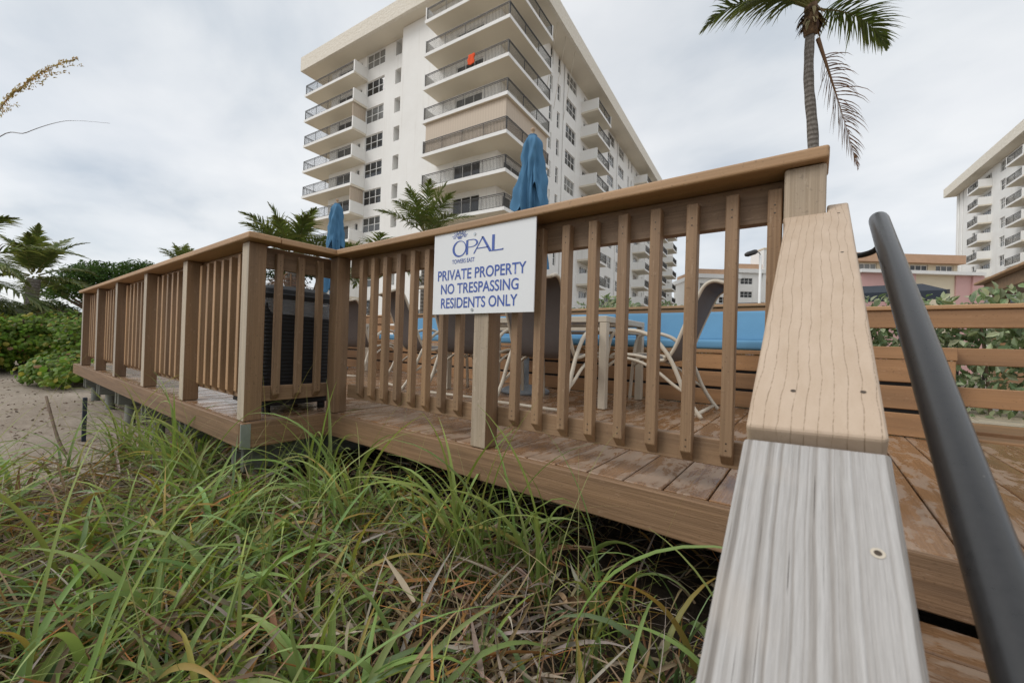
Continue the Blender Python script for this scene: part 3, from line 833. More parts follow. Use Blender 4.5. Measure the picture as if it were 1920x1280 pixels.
rb = thing('slatted_screen', (1.4, 3.5, 0), 'tan open board screen with boxed bench end behind the dark handrail', 'fence')
board('seat_slat', (0.12, 3.405, 0.472), (0.445, 3.56, 0.548), 'x', 'bench', rb, 0.004)
board('seat_slat', (0.452, 3.405, 0.472), (0.665, 3.56, 0.548), 'x', 'bench', rb, 0.004)
for z0, z1 in ((0.331, 0.470), (0.168, 0.308), (0.004, 0.143)):
    board('slat', (0.12, 3.41, z0), (0.66, 3.44, z1), 'x', 'bench', rb, 0.004)
board('box_lining', (0.13, 3.443, 0.004), (0.65, 3.453, 0.465), 'x', 'black_plastic', rb, 0.001)
for z0, z1 in ((0.668, 0.776), (0.449, 0.549), (0.205, 0.318)):
    board('screen_board', (0.67 if z0 < 0.6 else 0.12, 3.50, z0), (3.3, 3.53, z1), 'x', 'bench', rb, 0.004)
board('screen_cap', (0.12, 3.485, 0.779), (3.3, 3.60, 0.806), 'x', 'cap', rb, 0.005)
for x in (0.14, 1.5, 3.2):
    board('screen_post', (x, 3.533, 0.0), (x + 0.08, 3.60, 0.777), 'z', 'bench', rb, 0.004)

# paved patio beyond the screen
patio = link('patio', box_me(8.0, 6.0, 0.30, 0.0).copy(), 'concrete', None, Matrix.Translation((4.72, 7.35, -0.20)))
tag(patio, 'cream stone paved patio beyond the board screen', None, None, 'structure')
for j in range(9):
    x = 0.75 - (j % 2) * 0.15
    while x < 4.6:
        w = random.choice((0.30, 0.38, 0.26)); z = -0.050 + 0.055 + random.uniform(-.002, .002)
        board('paver', (max(x, 0.74), 4.42 + j * 0.17, -0.046), (x + w - 0.006, 4.42 + j * 0.17 + 0.164, z), 'x', 'paver', patio, 0.003)
        x += w
board('edge_strip', (0.74, 4.355, -0.046), (4.6, 4.405, 0.022), 'x', 'silver', patio, 0.004)
kerb = thing('timber_kerb', (2.5, 4.0, -0.05), 'two low tan timber boards along the edge of the patio', 'kerb')
board('kerb_board', (0.76, 3.62, -0.06), (4.6, 3.84, 0.004), 'x', 'bench', kerb, 0.004)
board('kerb_board', (0.76, 3.85, -0.06), (4.6, 4.34, 0.026), 'x', 'bench', kerb, 0.004)

# ================================================================== TABLES
def table(cx, cy, lx, ly, label):
    t = thing('patio_table', (cx, cy, 0), label, 'table', 'cream metal patio tables')
    x0, x1, y0, y1 = cx - lx / 2, cx + lx / 2, cy - ly / 2, cy + ly / 2
    for a, b in ((x0, y0), (x1 - .06, y0), (x0, y1 - .06), (x1 - .06, y1 - .06)):
        board('leg', (a, b, 0.002), (a + 0.06, b + 0.06, 0.684), 'z', 'frame_cream', t, 0.004)
    for (a, b, c, d, ax) in ((x0, y0, x1, y0 + .05, 'x'), (x0, y1 - .05, x1, y1, 'x'), (x0, y0 + .051, x0 + .05, y1 - .051, 'y'), (x1 - .05, y0 + .051, x1, y1 - .051, 'y')):
        board('apron', (a, b, 0.686), (c, d, 0.735), ax, 'frame_cream', t, 0.004)
        board('lower_rail', (a + .004 if ax == 'y' else a + .062, b + .004 if ax == 'x' else b + .012, 0.615), (c - .004 if ax == 'y' else c - .062, d - .004 if ax == 'x' else d - .012, 0.645), ax, 'frame_cream', t, 0.003)
    n = 11; st = (ly - 0.11) / n
    for i in range(n):
        if abs(y0 + .055 + (i + .5) * st - cy) < 0.03: continue
        board('top_slat', (x0 + .052, y0 + .055 + i * st, 0.715), (x1 - .052, y0 + .055 + (i + 1) * st - .012, 0.733), 'x', 'frame_cream', t, 0.002)
table(-2.20, 3.40, 1.80, 0.88, 'cream slatted patio table with the near blue umbrella through it')
table(-6.30, 3.30, 1.50, 0.86, 'cream patio table under the far blue umbrella')

# ================================================================== CHAIRS (local +X is where the sitter looks)
def make_chair(label, loc, rz):
    c = thing('sling_chair', loc, label, 'chair', 'cream framed sling chairs on the deck', rz)
    Wd = 0.27
    sling = smooth_path([(0.70, 0, 0.405), (0.66, 0, 0.435), (0.50, 0, 0.435), (0.33, 0, 0.405), (0.26, 0, 0.415), (0.20, 0, 0.50), (0.13, 0, 0.68), (0.055, 0, 0.86), (0.01, 0, 0.945), (-0.05, 0, 0.975), (-0.12, 0, 0.955)], 4)
    V, F = [], []
    rows = len(sling)
    for i, p in enumerate(sling):
        d = (sling[min(i + 1, rows - 1)] - sling[max(i - 1, 0)]).normalized(); nn = Vector((-d.z, 0, d.x))
        for k in range(5):
            w = -1 + 2 * k / 4; sag = 0.012 * (1 - w * w)
            q = p + nn * sag
            V.append((q.x, w * (Wd - 0.012), q.z)); V.append((q.x + nn.x * 0.004, w * (Wd - 0.012), q.z + nn.z * 0.004))
    for i in range(rows - 1):
        for k in range(4):
            a = (i * 5 + k) * 2; b = a + 10
            F.append((a, a + 2, b + 2, b)); F.append((a + 1, b + 1, b + 3, a + 3))
    link('sling', mesh_from('sling', V, F, True), 'sling', c, None, True)
    for s in (-1, 1):
        y = s * Wd
        tube('side_rail', [(p.x, y, p.z) for p in sling], 0.013, 'frame_cream', c, 8, None, True)
        ya = s * (Wd + 0.03)
        arm = smooth_path([(0.74, ya, 0.012), (0.725, ya, 0.25), (0.70, ya, 0.50), (0.665, ya, 0.595), (0.58, ya, 0.625), (0.46, ya, 0.618), (0.34, ya, 0.565), (0.235, ya, 0.44), (0.17, ya, 0.31), (0.125, ya, 0.20), (0.06, ya, 0.09), (0.0, ya, 0.012)], 4)
        tube('arm_frame', arm, 0.0155, 'frame_cream', c, 8, None, True)
        br = smooth_path([(0.715, ya, 0.33), (0.60, ya, 0.405), (0.46, ya, 0.39), (0.32, ya, 0.325), (0.20, ya, 0.235), (0.118, ya, 0.185)], 4)
        tube('brace', br, 0.012, 'frame_cream', c, 8, None, True)
    tube('cross_bar', [(-0.118, -Wd, 0.955), (-0.118, Wd, 0.955)], 0.012, 'frame_cream', c, 8, None, True)
    tube('cross_bar', [(0.69, -Wd, 0.412), (0.69, Wd, 0.412)], 0.012, 'frame_cream', c, 8, None, True)
    tube('cross_bar', [(0.262, -Wd - .03, 0.43), (0.262, Wd + .03, 0.43)], 0.0135, 'frame_cream', c, 8, None, True)
    tube('cross_bar', [(0.035, -Wd - .03, 0.035), (0.035, Wd + .03, 0.035)], 0.0135, 'frame_cream', c, 8, None, True)
    return c
make_chair('cream sling chair seen from the side at the right end of the table', (-0.62, 3.36, 0), math.pi)
make_chair('cream sling chair with its back to the railing, right of the notice post', (-1.70, 2.44, 0), math.pi / 2)
make_chair('cream sling chair with its back to the railing, mostly behind the notice', (-2.52, 2.46, 0), math.pi / 2 + 0.06)
make_chair('cream sling chair tilted towards the table left of the notice', (-3.45, 2.55, 0), math.pi / 2 - 0.30)
make_chair('cream sling chair farthest left, beside the corner post', (-4.75, 2.75, 0), math.pi / 2 + 0.25)

# ================================================================== UMBRELLAS
def umbrella(cx, cy, ztop, label, seed, turn):
    rng = random.Random(seed)
    u = thing('patio_umbrella', (cx, cy, 0), label, 'umbrella', 'closed blue patio umbrellas')
    tube('pole', [(cx, cy, 0.05), (cx, cy, ztop - 0.02)], 0.019, 'umb_pole', u, 12)
    fin = [(ztop - 0.03, 0.022), (ztop, 0.016), (ztop + 0.02, 0.012), (ztop + 0.03, 0.022), (ztop + 0.045, 0.024), (ztop + 0.058, 0.012), (ztop + 0.062, 0.002)]
    tube('finial', [(cx, cy, z) for z, r in fin], [r for z, r in fin], 'umb_pole', u, 12)
    bs = [(0.003, 0.25), (0.03, 0.25), (0.055, 0.20), (0.075, 0.10), (0.085, 0.035), (0.36, 0.032), (0.362, 0.02)]
    tube('base', [(cx, cy, z) for z, r in bs], [r for z, r in bs], 'concrete', u, 28)
    NA = 96
    def lathe(name, prof, pleat, pleats, hem, tw=0.0):
        """prof: (drop 0..1 -> radius), hem(theta): length"""
        V, F = [], []; n = 26
        ph = rng.uniform(0, 6.28)
        for i in range(n):
            s = i / (n - 1)
            for k in range(NA):
                th = 2 * math.pi * k / NA; L = hem(th + turn)
                r = prof(s, th + turn)
                fold = 1.2 - 2.2 * abs(math.sin(0.5 * pleats * th + ph + tw * s + 0.5 * math.sin(5 * s + th))) + 0.5 * math.sin((pleats * 2 + 1) * th + 1.3 * ph + 3 * s) + 0.3 * math.sin(9 * s + 3 * th + ph) + 0.25 * math.sin(23 * s - 4 * th)
                r *= 1 + pleat * min(1, s * 3 + 0.15) * fold
                r = max(r, 0.022)
                sway = 0.02 * math.sin(3 * s + th)
                V.append((cx + r * math.cos(th) + sway * s, cy + r * math.sin(th), ztop - 0.02 - s * L))
        for i in range(n - 1):
            for k in range(NA):
                F.append((i * NA + k, i * NA + (k + 1) % NA, (i + 1) * NA + (k + 1) % NA, (i + 1) * NA + k))
        o = link(name, mesh_from(name, V, F, True), 'blue_canvas', u)
        return o
    def hood_hem(t):
        return 0.50 + 0.34 * abs(math.sin(1.5 * t + 0.6)) ** 1.5 + 0.10 * math.sin(3 * t + 2.0) + 0.05 * math.sin(5 * t)
    def hood_prof(s, t):
        return 0.026 + 0.060 * min(1, s * 9) ** 0.6 + 0.042 * s ** 1.1 * (1 + 0.45 * math.sin(2 * t + 0.4)) + 0.085 * max(0, s - 0.5) * math.sin(3 * t + 1)
    lathe('canopy_top_flap', hood_prof, 0.17, 5, hood_hem, 1.6)
    def inner_prof(s, t):
        waist = math.exp(-((s - 0.66) / 0.10) ** 2)
        return (0.045 + 0.068 * min(1, s * 2.0)) * (1 - 0.42 * waist) + 0.045 * max(0, (s - 0.72) / 0.28)
    lathe('canopy', inner_prof, 0.26, 8, lambda t: 1.42 + 0.06 * math.sin(4 * t), 0.5)
    V = []
    tie = [(cx + 0.068 * math.cos(a), cy + 0.068 * math.sin(a), ztop - 0.02 - 1.42 * 0.66) for a in [2 * math.pi * k / 24 for k in range(25)]]
    tube('tie_strap', tie, 0.010, 'blue_canvas', u, 6)
    return u
umbrella(-2.36, 3.40, 2.66, 'closed faded blue umbrella rising through the near table', 3, 0.4)
umbrella(-6.30, 3.52, 2.72, 'closed faded blue umbrella rising above the railing corner', 8, 2.1)

# ================================================================== BIN
def bin_():
    t = thing('litter_bin', (-2.98, 1.30, 0), 'black square litter bin with clear liner inside the railing corner', 'bin')
    def rrect(x0, x1, y0, y1, r, n=5):
        P = []
        for (cx, cy, a0) in ((x1 - r, y1 - r, 0), (x0 + r, y1 - r, 90), (x0 + r, y0 + r, 180), (x1 - r, y0 + r, 270)):
            for k in range(n + 1):
                a = R_(a0 + 90 * k / n); P.append((cx + r * math.cos(a), cy + r * math.sin(a)))
        return P
    X0, X1, Y0, Y1 = -3.24, -2.755, 1.085, 1.545
    V, F = [], []; rows = []
    zs = [0.05]
    z = 0.05
    while z < 0.70:
        rows.append((z, 0.0)); rows.append((z + 0.010, 0.0018)); rows.append((z + 0.020, 0.0)); z += 0.024
    for z, e in rows:
        g = e
        for p in rrect(X0 - g, X1 + g, Y0 - g, Y1 + g, 0.045): V.append((*p, z))
    n = 24
    for i in range(len(rows) - 1):
        for k in range(n): F.append((i * n + k, i * n + (k + 1) % n, (i + 1) * n + (k + 1) % n, (i + 1) * n + k))
    F.append(tuple(range(n - 1, -1, -1)))
    link('body', mesh_from('body', V, F), 'black_plastic', t)
    def solid(name, rs, mat):
        V, F = [], []
        for (z, g) in rs:
            for p in rrect(X0 - g, X1 + g, Y0 - g, Y1 + g, 0.05): V.append((*p, z))
        for i in range(len(rs) - 1):
            for k in range(n): F.append((i * n + k, i * n + (k + 1) % n, (i + 1) * n + (k + 1) % n, (i + 1) * n + k))
        F.append(tuple(range((len(rs) - 1) * n, len(rs) * n)))
        link(name, mesh_from(name, V, F, False), mat, t)
    solid('lid', [(0.735, 0.004), (0.735, 0.016), (0.765, 0.018), (0.772, 0.010), (0.80, -0.005), (0.828, -0.05), (0.835, -0.12)], 'black_plastic')
    # liner: folded skirt under the lid
    V, F = [], []; m = 60
    for i in range(7):
        s = i / 6
        P = rrect(X0 - 0.008, X1 + 0.008, Y0 - 0.008, Y1 + 0.008, 0.05, 14)
        for k, p in enumerate(P[:m]):
            a = k / m * 2 * math.pi
            L = 0.07 + 0.055 * math.sin(3 * a + 1) + 0.09 * max(0, math.sin(7 * a + 0.5)) ** 3
            out = 0.006 + 0.012 * s * (1 + math.sin(17 * a))
            dx, dy = p[0] - (X0 + X1) / 2, p[1] - (Y0 + Y1) / 2; l = math.hypot(dx, dy)
            V.append((p[0] + dx / l * out, p[1] + dy / l * out, 0.748 - s * L))
    for i in range(6):
        for k in range(m): F.append((i * m + k, i * m + (k + 1) % m, (i + 1) * m + (k + 1) % m, (i + 1) * m + k))
    link('liner', mesh_from('liner', V, F, True), 'liner', t)
    for x in (X0 + .05, X1 - .05):
        for y in (Y0 + .05, Y1 - .05):
            tube('foot', [(x, y, 0.001), (x, y, 0.05)], 0.025, 'black_plastic', t, 10)
bin_()

# ================================================================== BUILDINGS
FLOORS = [1.95 + 2.75 * i for i in range(10)]          # floor levels; the roof soffit is at 29.2
GZ = -0.8
TA = R_(5.2)
P0 = Vector((-34.9, 23.42, 0))
_win = {}
def win_meshes(w, h, nx, nz):
    k = (round(w, 3), round(h, 3), nx, nz)
    if k in _win: return _win[k]
    bm = bmesh.new(); f = 0.07
    add_box(bm, (0, 0, 0), (w, 0.06, f)); add_box(bm, (0, 0, h - f), (w, 0.06, h))
    add_box(bm, (0, 0.001, f), (f, 0.059, h - f)); add_box(bm, (w - f, 0.001, f), (w, 0.059, h - f))
    for i in range(1, nx):
        x = w * i / nx; add_box(bm, (x - f * .5, 0.002, f), (x + f * .5, 0.058, h - f))
    for j in range(1, nz):
        z = h * j / nz; add_box(bm, (f, 0.004, z - f * .4), (w - f, 0.056, z + f * .4))
    fr = bm_mesh(bm, 'window'); fr.materials.append(MAT['white_frame'])
    pn = mesh_from('pane', [(0.02, 0.035, 0.02), (w - .02, 0.035, 0.02), (w - .02, 0.035, h - .02), (0.02, 0.035, h - .02)], [(0, 1, 2, 3)])
    pn.materials.append(MAT['glass'])
    _win[k] = (fr, pn); return _win[k]
def window(parent, o, u, inn, w, h, nx, nz, name='window'):
    """o: local lower-left corner seen from outside on the wall plane"""
    fr, pn = win_meshes(w, h, nx, nz)
    f = link(name, fr, None, parent, basis(u, inn, EZ, Vector(o) + inn * 0.10), True)
    link('pane', pn, None, f, None, True)
    return f
def facade(parent, o, u, inn, L, z0, z1, openings, mat='white_wall', depth=0.18, name='wall'):
    """flat wall with real openings; o local start point, u along, inn inwards; openings (u0,u1,z0,z1,kind)"""
    us = sorted({0.0, L, *[q for op_ in openings for q in op_[:2]]}); zs = sorted({z0, z1, *[q for op_ in openings for q in op_[2:4]]})
    V, F, ix = [], [], {}
    def vert(a, z, d=0.0):
        k = (round(a, 4), round(z, 4), d)
        if k not in ix:
            ix[k] = len(V); p = Vector(o) + u * a + inn * d; V.append((p.x, p.y, z))
        return ix[k]
    for i in range(len(us) - 1):
        for j in range(len(zs) - 1):
            a, b, c, d = us[i], us[i + 1], zs[j], zs[j + 1]; ma, mz = (a + b) / 2, (c + d) / 2
            if any(q[0] < ma < q[1] and q[2] < mz < q[3] for q in openings): continue
            F.append((vert(a, c), vert(b, c), vert(b, d), vert(a, d)))
    for a, b, c, d, kind in openings:
        dp = 1.6 if kind == 'void' else depth
        for p, q in (((a, c), (b, c)), ((b, c), (b, d)), ((b, d), (a, d)), ((a, d), (a, c))):
            F.append((vert(*p), vert(*q), vert(*q, dp), vert(*p, dp)))
        F.append((vert(a, c, dp), vert(b, c, dp), vert(b, d, dp), vert(a, d, dp)))
    link(name, mesh_from(name, V, F), mat, parent, None, True)
    for a, b, c, d, kind in openings:
        if kind == 'void': continue
        nx, nz = kind
        window(parent, Vector(o) + u * a + EZ * c, u, inn, b - a, d - c, nx, nz)
_rails = {}
def rail_me(L):
    k = round(L, 3)
    if k not in _rails:
        bm = bmesh.new()
        add_box(bm, (0, -0.025, 1.02), (L, 0.025, 1.07)); add_box(bm, (0, -0.018, 0.10), (L, 0.018, 0.135)); add_box(bm, (0, -0.018, 0.93), (L, 0.018, 0.955))
        n = max(1, int(L / 1.7))
        for i in range(n + 1):
            x = min(max(L * i / n, 0.02), L - 0.02); add_box(bm, (x - 0.02, -0.02, 0.0), (x + 0.02, 0.02, 1.02))
        m = int(L / 0.125)
        for i in range(1, m):
            x = L * i / m; add_box(bm, (x - 0.0095, -0.0095, 0.135), (x + 0.0095, 0.0095, 0.93))
        _rails[k] = bm_mesh(bm, 'railing'); _rails[k].materials.append(MAT['black_metal'])
    return _rails[k]
def lbox(name, lo, hi, mat, parent, bev=0.0):
    bm = bmesh.new(); add_box(bm, lo, hi)
    bmesh.ops.recalc_face_normals(bm, faces=bm.faces)
    return link(name, bm_mesh(bm, name), mat, parent, None, True)
def rail(parent, a, b):
    a, b = Vector(a), Vector(b); d = b - a; u = d.normalized()
    return link('railing', rail_me(d.length), None, parent, basis(u, EZ.cross(u), EZ, a), True)
NX = Vector((-1, 0, 0)); NY = Vector((0, -1, 0))

def main_tower():
    T = thing('apartment_tower', (P0.x, P0.y, GZ), 'cream white apartment tower with wraparound balconies in the centre', 'building', None, TA)
    z0, z1 = 0.0, 29.2 - GZ
    FL = [f - GZ for f in FLOORS]
    # front (A) window wall, x from -7.7 to 3.2
    ops = []
    for f in FL:
        ops.append((5.77, 8.43, f + 1.0, f + 2.5, (3, 2)))
        ops.append((9.95, 10.75, f + 1.05, f + 2.45, 'void'))
        ops.append((1.2, 3.6, f + 0.05, f + 2.15, (2, 1)))
        ops.append((4.55, 5.1, f + 0.9, f + 2.15, (1, 1)))
    facade(T, (-7.7, 0, 0), EX, EY, 11.75, z0, z1, ops)
    # projecting panel, x 3.2 .. 14.9 at y = -0.8
    ops = [(6.45, 9.25, f + 0.05, f + 2.2, (3, 1)) for f in FL]
    facade(T, (4.05, -0.8, 0), EX, EY, 10.85, z0, z1, ops)
    facade(T, (4.05, 0.0, 0), NY, EX, 0.8, z0, z1, [])
    # long side (B), x = 14.9, y from -0.8 to 72
    ops = []
    y_ = lambda y: y + 0.8
    for f in FL:
        ops.append((y_(0.2), y_(2.8), f + 0.05, f + 2.2, (2, 1)))
        for a in (7.75, 9.5, 34.3, 36.0, 44.2, 57.2): ops.append((y_(a), y_(a + 0.62), f + 1.0, f + 2.6, (1, 2)))
        for a in (11.65, 25.0, 29.6, 47.0, 66.5): ops.append((y_(a), y_(a + 2.62), f + 1.0, f + 2.5, (3, 2)))
        for a in (16.4, 38.8, 51.8, 61.8): ops.append((y_(a), y_(a + 2.4), f + 0.05, f + 2.15, (3, 1)))
    facade(T, (14.9, -0.8, 0), EY, NX, 72.8, z0, z1, ops)
    # hidden sides and rear
    facade(T, (-7.7, 20, 0), NY, EX, 20.0, z0, z1, [])
    facade(T, (14.9, 72, 0), NX, NY, 14.0, z0, z1, [])
    facade(T, (0.9, 72, 0), NY, EX, 52.0, z0, z1, [])
    facade(T, (0.9, 20, 0), NX, NY, 8.6, z0, z1, [])
    # roof with deep overhang and rough stone edge
    R = lbox('roof', (-10.3, -1.95, z1 + 0.02), (17.0, 21, z1 + 0.5), 'soffit', T)
    lbox('roof_slab', (-1.0, 21.0, z1 + 0.02), (17.0, 74, z1 + 0.5), 'soffit', R)
    for lo, hi in (((-10.33, -2.0, z1), (17.03, -1.7, z1 + 1.5)), ((16.75, -1.698, z1), (17.03, 74, z1 + 1.5)), ((-10.33, -1.698, z1), (-10.05, 21, z1 + 1.5))):
        lbox('roof_edge', lo, hi, 'stone', R)
    # drain pipes on the long side
    for y in (10.9, 28.9, 45.6):
        tube('drain_pipe', [(14.97, y, 0), (14.97, y, z1 + 0.01)], 0.05, 'white_wall', T, 8, None, True)
    # ropes hung from the roof
    for y in (5.6, 7.4, 9.6):
        tube('rope', [(16.6, y, z1), (15.15, y + 0.8, z1 - 6)], 0.018, 'frame_cream', T, 5, None, True)
    for i, f in enumerate(FL):
        # left stack
        S = lbox('balcony', (-9.95, -1.62, f - 0.20), (-1.72, -0.002, f), 'soffit', T)
        lbox('slab_edge', (-9.98, -1.66, f - 0.21), (-1.70, -1.622, f + 0.05), 'white_wall', S)
        lbox('slab_wing', (-9.95, 0.0, f - 0.20), (-7.702, 5.0, f), 'soffit', S)
        lbox('end_wall', (-1.86, -1.60, f + 0.002), (-1.70, -0.002, f + 1.12), 'white_wall', S)
        rail(S, (-9.9, -1.56, f), (-1.88, -1.56, f)); rail(S, (-9.9, 4.9, f), (-9.9, -1.52, f))
        if i in (4, 7):
            lbox('shutter', (-1.98, -1.5, f + 0.003), (-1.90, -0.01, f + 2.5), 'shutter', S)
        # corner stack
        S = lbox('balcony', (8.65, -2.62, f - 0.20), (16.9, -0.802, f), 'soffit', T)
        lbox('slab_wing', (14.902, -0.80, f - 0.20), (16.9, 4.2, f), 'soffit', S)
        lbox('slab_edge', (8.62, -2.66, f - 0.21), (16.94, -2.622, f + 0.05), 'white_wall', S)
        lbox('slab_edge', (16.902, -2.62, f - 0.21), (16.94, 4.22, f + 0.05), 'white_wall', S)
        lbox('end_wall', (8.64, -2.60, f + 0.002), (8.76, -0.802, f + (1.15 if i != 9 else 1.15)), 'white_wall', S)
        lbox('end_wall', (14.902, 4.08, f + 0.002), (16.9, 4.20, f + 1.15), 'white_wall', S)
        rail(S, (8.78, -2.55, f), (16.85, -2.55, f)); rail(S, (16.85, -2.50, f), (16.85, 4.06, f))
        if i == 5:
            lbox('shutter', (8.9, -2.44, f + 0.003), (16.70, -2.36, f + 2.54), 'shutter', S)
            lbox('shutter', (16.62, -2.355, f + 0.003), (16.70, 4.0, f + 2.54), 'shutter', S)
        # stacks along the side
        for y, L in ((15.6, 4.4), (38.0, 4.2), (51.0, 4.4), (61.0, 4.4)):
            S = lbox('balcony', (14.902, y, f - 0.20), (16.9, y + L, f), 'soffit', T)
            lbox('slab_edge', (16.902, y - 0.02, f - 0.21), (16.94, y + L + 0.02, f + 0.05), 'white_wall', S)
            lbox('end_wall', (14.902, y, f + 0.002), (16.9, y + 0.14, f + 1.15), 'white_wall', S)
            lbox('end_wall', (14.902, y + L - 0.14, f + 0.002), (16.9, y + L, f + 1.15), 'white_wall', S)
            rail(S, (16.85, y + 0.16, f), (16.85, y + L - 0.16, f))
    return T
T1 = main_tower()

def twin_tower():
    T = thing('apartment_tower', tuple(Vector((P0.x, P0.y, GZ)) + Matrix.Rotation(TA, 3, 'Z') @ Vector((62.57, 54.0, 0))), 'cream white apartment tower cut off by the right edge of the picture', 'building', None, TA)
    z0, z1 = 0.0, 29.4 - GZ
    FL = [f - GZ for f in FLOORS]
    X = -0.67; YO = 54.0; Y1 = 76.0 - YO; Y0 = 30.0 - YO
    ops = []
    g = lambda y: Y1 - (y - YO)
    for f in FL:
        for a in (60.5, 48.6, 40.0): ops.append((g(a), g(a - 1.5), f + 1.0, f + 2.5, (2, 2)))
        for a in (66.2, 54.0, 45.0): ops.append((g(a), g(a - 3.0), f + 0.05, f + 2.15, (4, 1)))
        ops.append((g(69.4), g(68.4), f + 1.0, f + 2.5, (1, 2)))
    facade(T, (X, Y1, 0), NY, EX, Y1 - Y0, z0, z1, ops)
    facade(T, (X + 16, Y1, 0), NX, NY, 16.0, z0, z1, [])
    facade(T, (X, Y0, 0), EX, EY, 16.0, z0, z1, [])
    facade(T, (X + 16, Y0, 0), EY, NX, Y1 - Y0, z0, z1, [])
    R = lbox('roof', (X - 1.35, Y0 - 2, z1 + 0.02), (X + 18, Y1 + 0.2, z1 + 0.5), 'soffit', T)
    for lo, hi in (((X - 1.6, Y0 - 2.2, z1), (X - 1.352, Y1 + 0.4, z1 + 1.5)), ((X - 1.35, Y1 + 0.2, z1), (X + 18, Y1 + 0.4, z1 + 1.5)), ((X - 1.35, Y0 - 2.2, z1), (X + 18, Y0 - 2.01, z1 + 1.5))):
        lbox('roof_edge', lo, hi, 'stone', R)
    for y in (73.2 - YO, 74.8 - YO):
        tube('drain_pipe', [(X - 0.07, y, 0), (X - 0.07, y, z1)], 0.06, 'white_wall', T, 8, None, True)
    for f in FL:
        for y0, y1 in ((62.9, 66.8), (50.6, 54.8), (40.0, 45.0)):
            y0, y1 = y0 - YO, y1 - YO
            S = lbox('balcony', (X - 1.45, y0, f - 0.20), (X - 0.002, y1, f), 'soffit', T)
            lbox('slab_edge', (X - 1.49, y0 - 0.02, f - 0.21), (X - 1.452, y1 + 0.02, f + 0.05), 'white_wall', S)
            lbox('end_wall', (X - 1.45, y0, f + 0.002), (X - 0.002, y0 + 0.14, f + 1.15), 'white_wall', S)
            lbox('end_wall', (X - 1.45, y1 - 0.14, f + 0.002), (X - 0.002, y1, f + 1.15), 'white_wall', S)
            rail(S, (X - 1.40, y0 + 0.16, f), (X - 1.40, y1 - 0.16, f))
twin_tower()

def towel():
    V, F = [], []; n, m = 10, 8
    Mx = Matrix.Translation(P0) @ Matrix.Rotation(TA, 4, 'Z')
    for i in range(n):
        for j in range(m):
            s, t = i / (n - 1), j / (m - 1)
            V.append(Mx @ Vector((13.25 + 0.62 * t + 0.04 * math.sin(9 * s), -2.62 - 0.05 * abs(math.sin(6 * t + s)) - 0.03 * s, 22.26 - 0.85 * s * (1 - 0.25 * abs(t - 0.5)))))
    for i in range(n - 1):
        for j in range(m - 1): F.append((i * m + j, i * m + j + 1, (i + 1) * m + j + 1, (i + 1) * m + j))
    me = mesh_from('towel', V, F, True); o = link('hanging_towel', me, 'towel')
    md = o.modifiers.new('thickness', 'SOLIDIFY'); md.thickness = 0.02
    tag(o, 'bright orange towel hung over a corner balcony railing', 'towel')
towel()

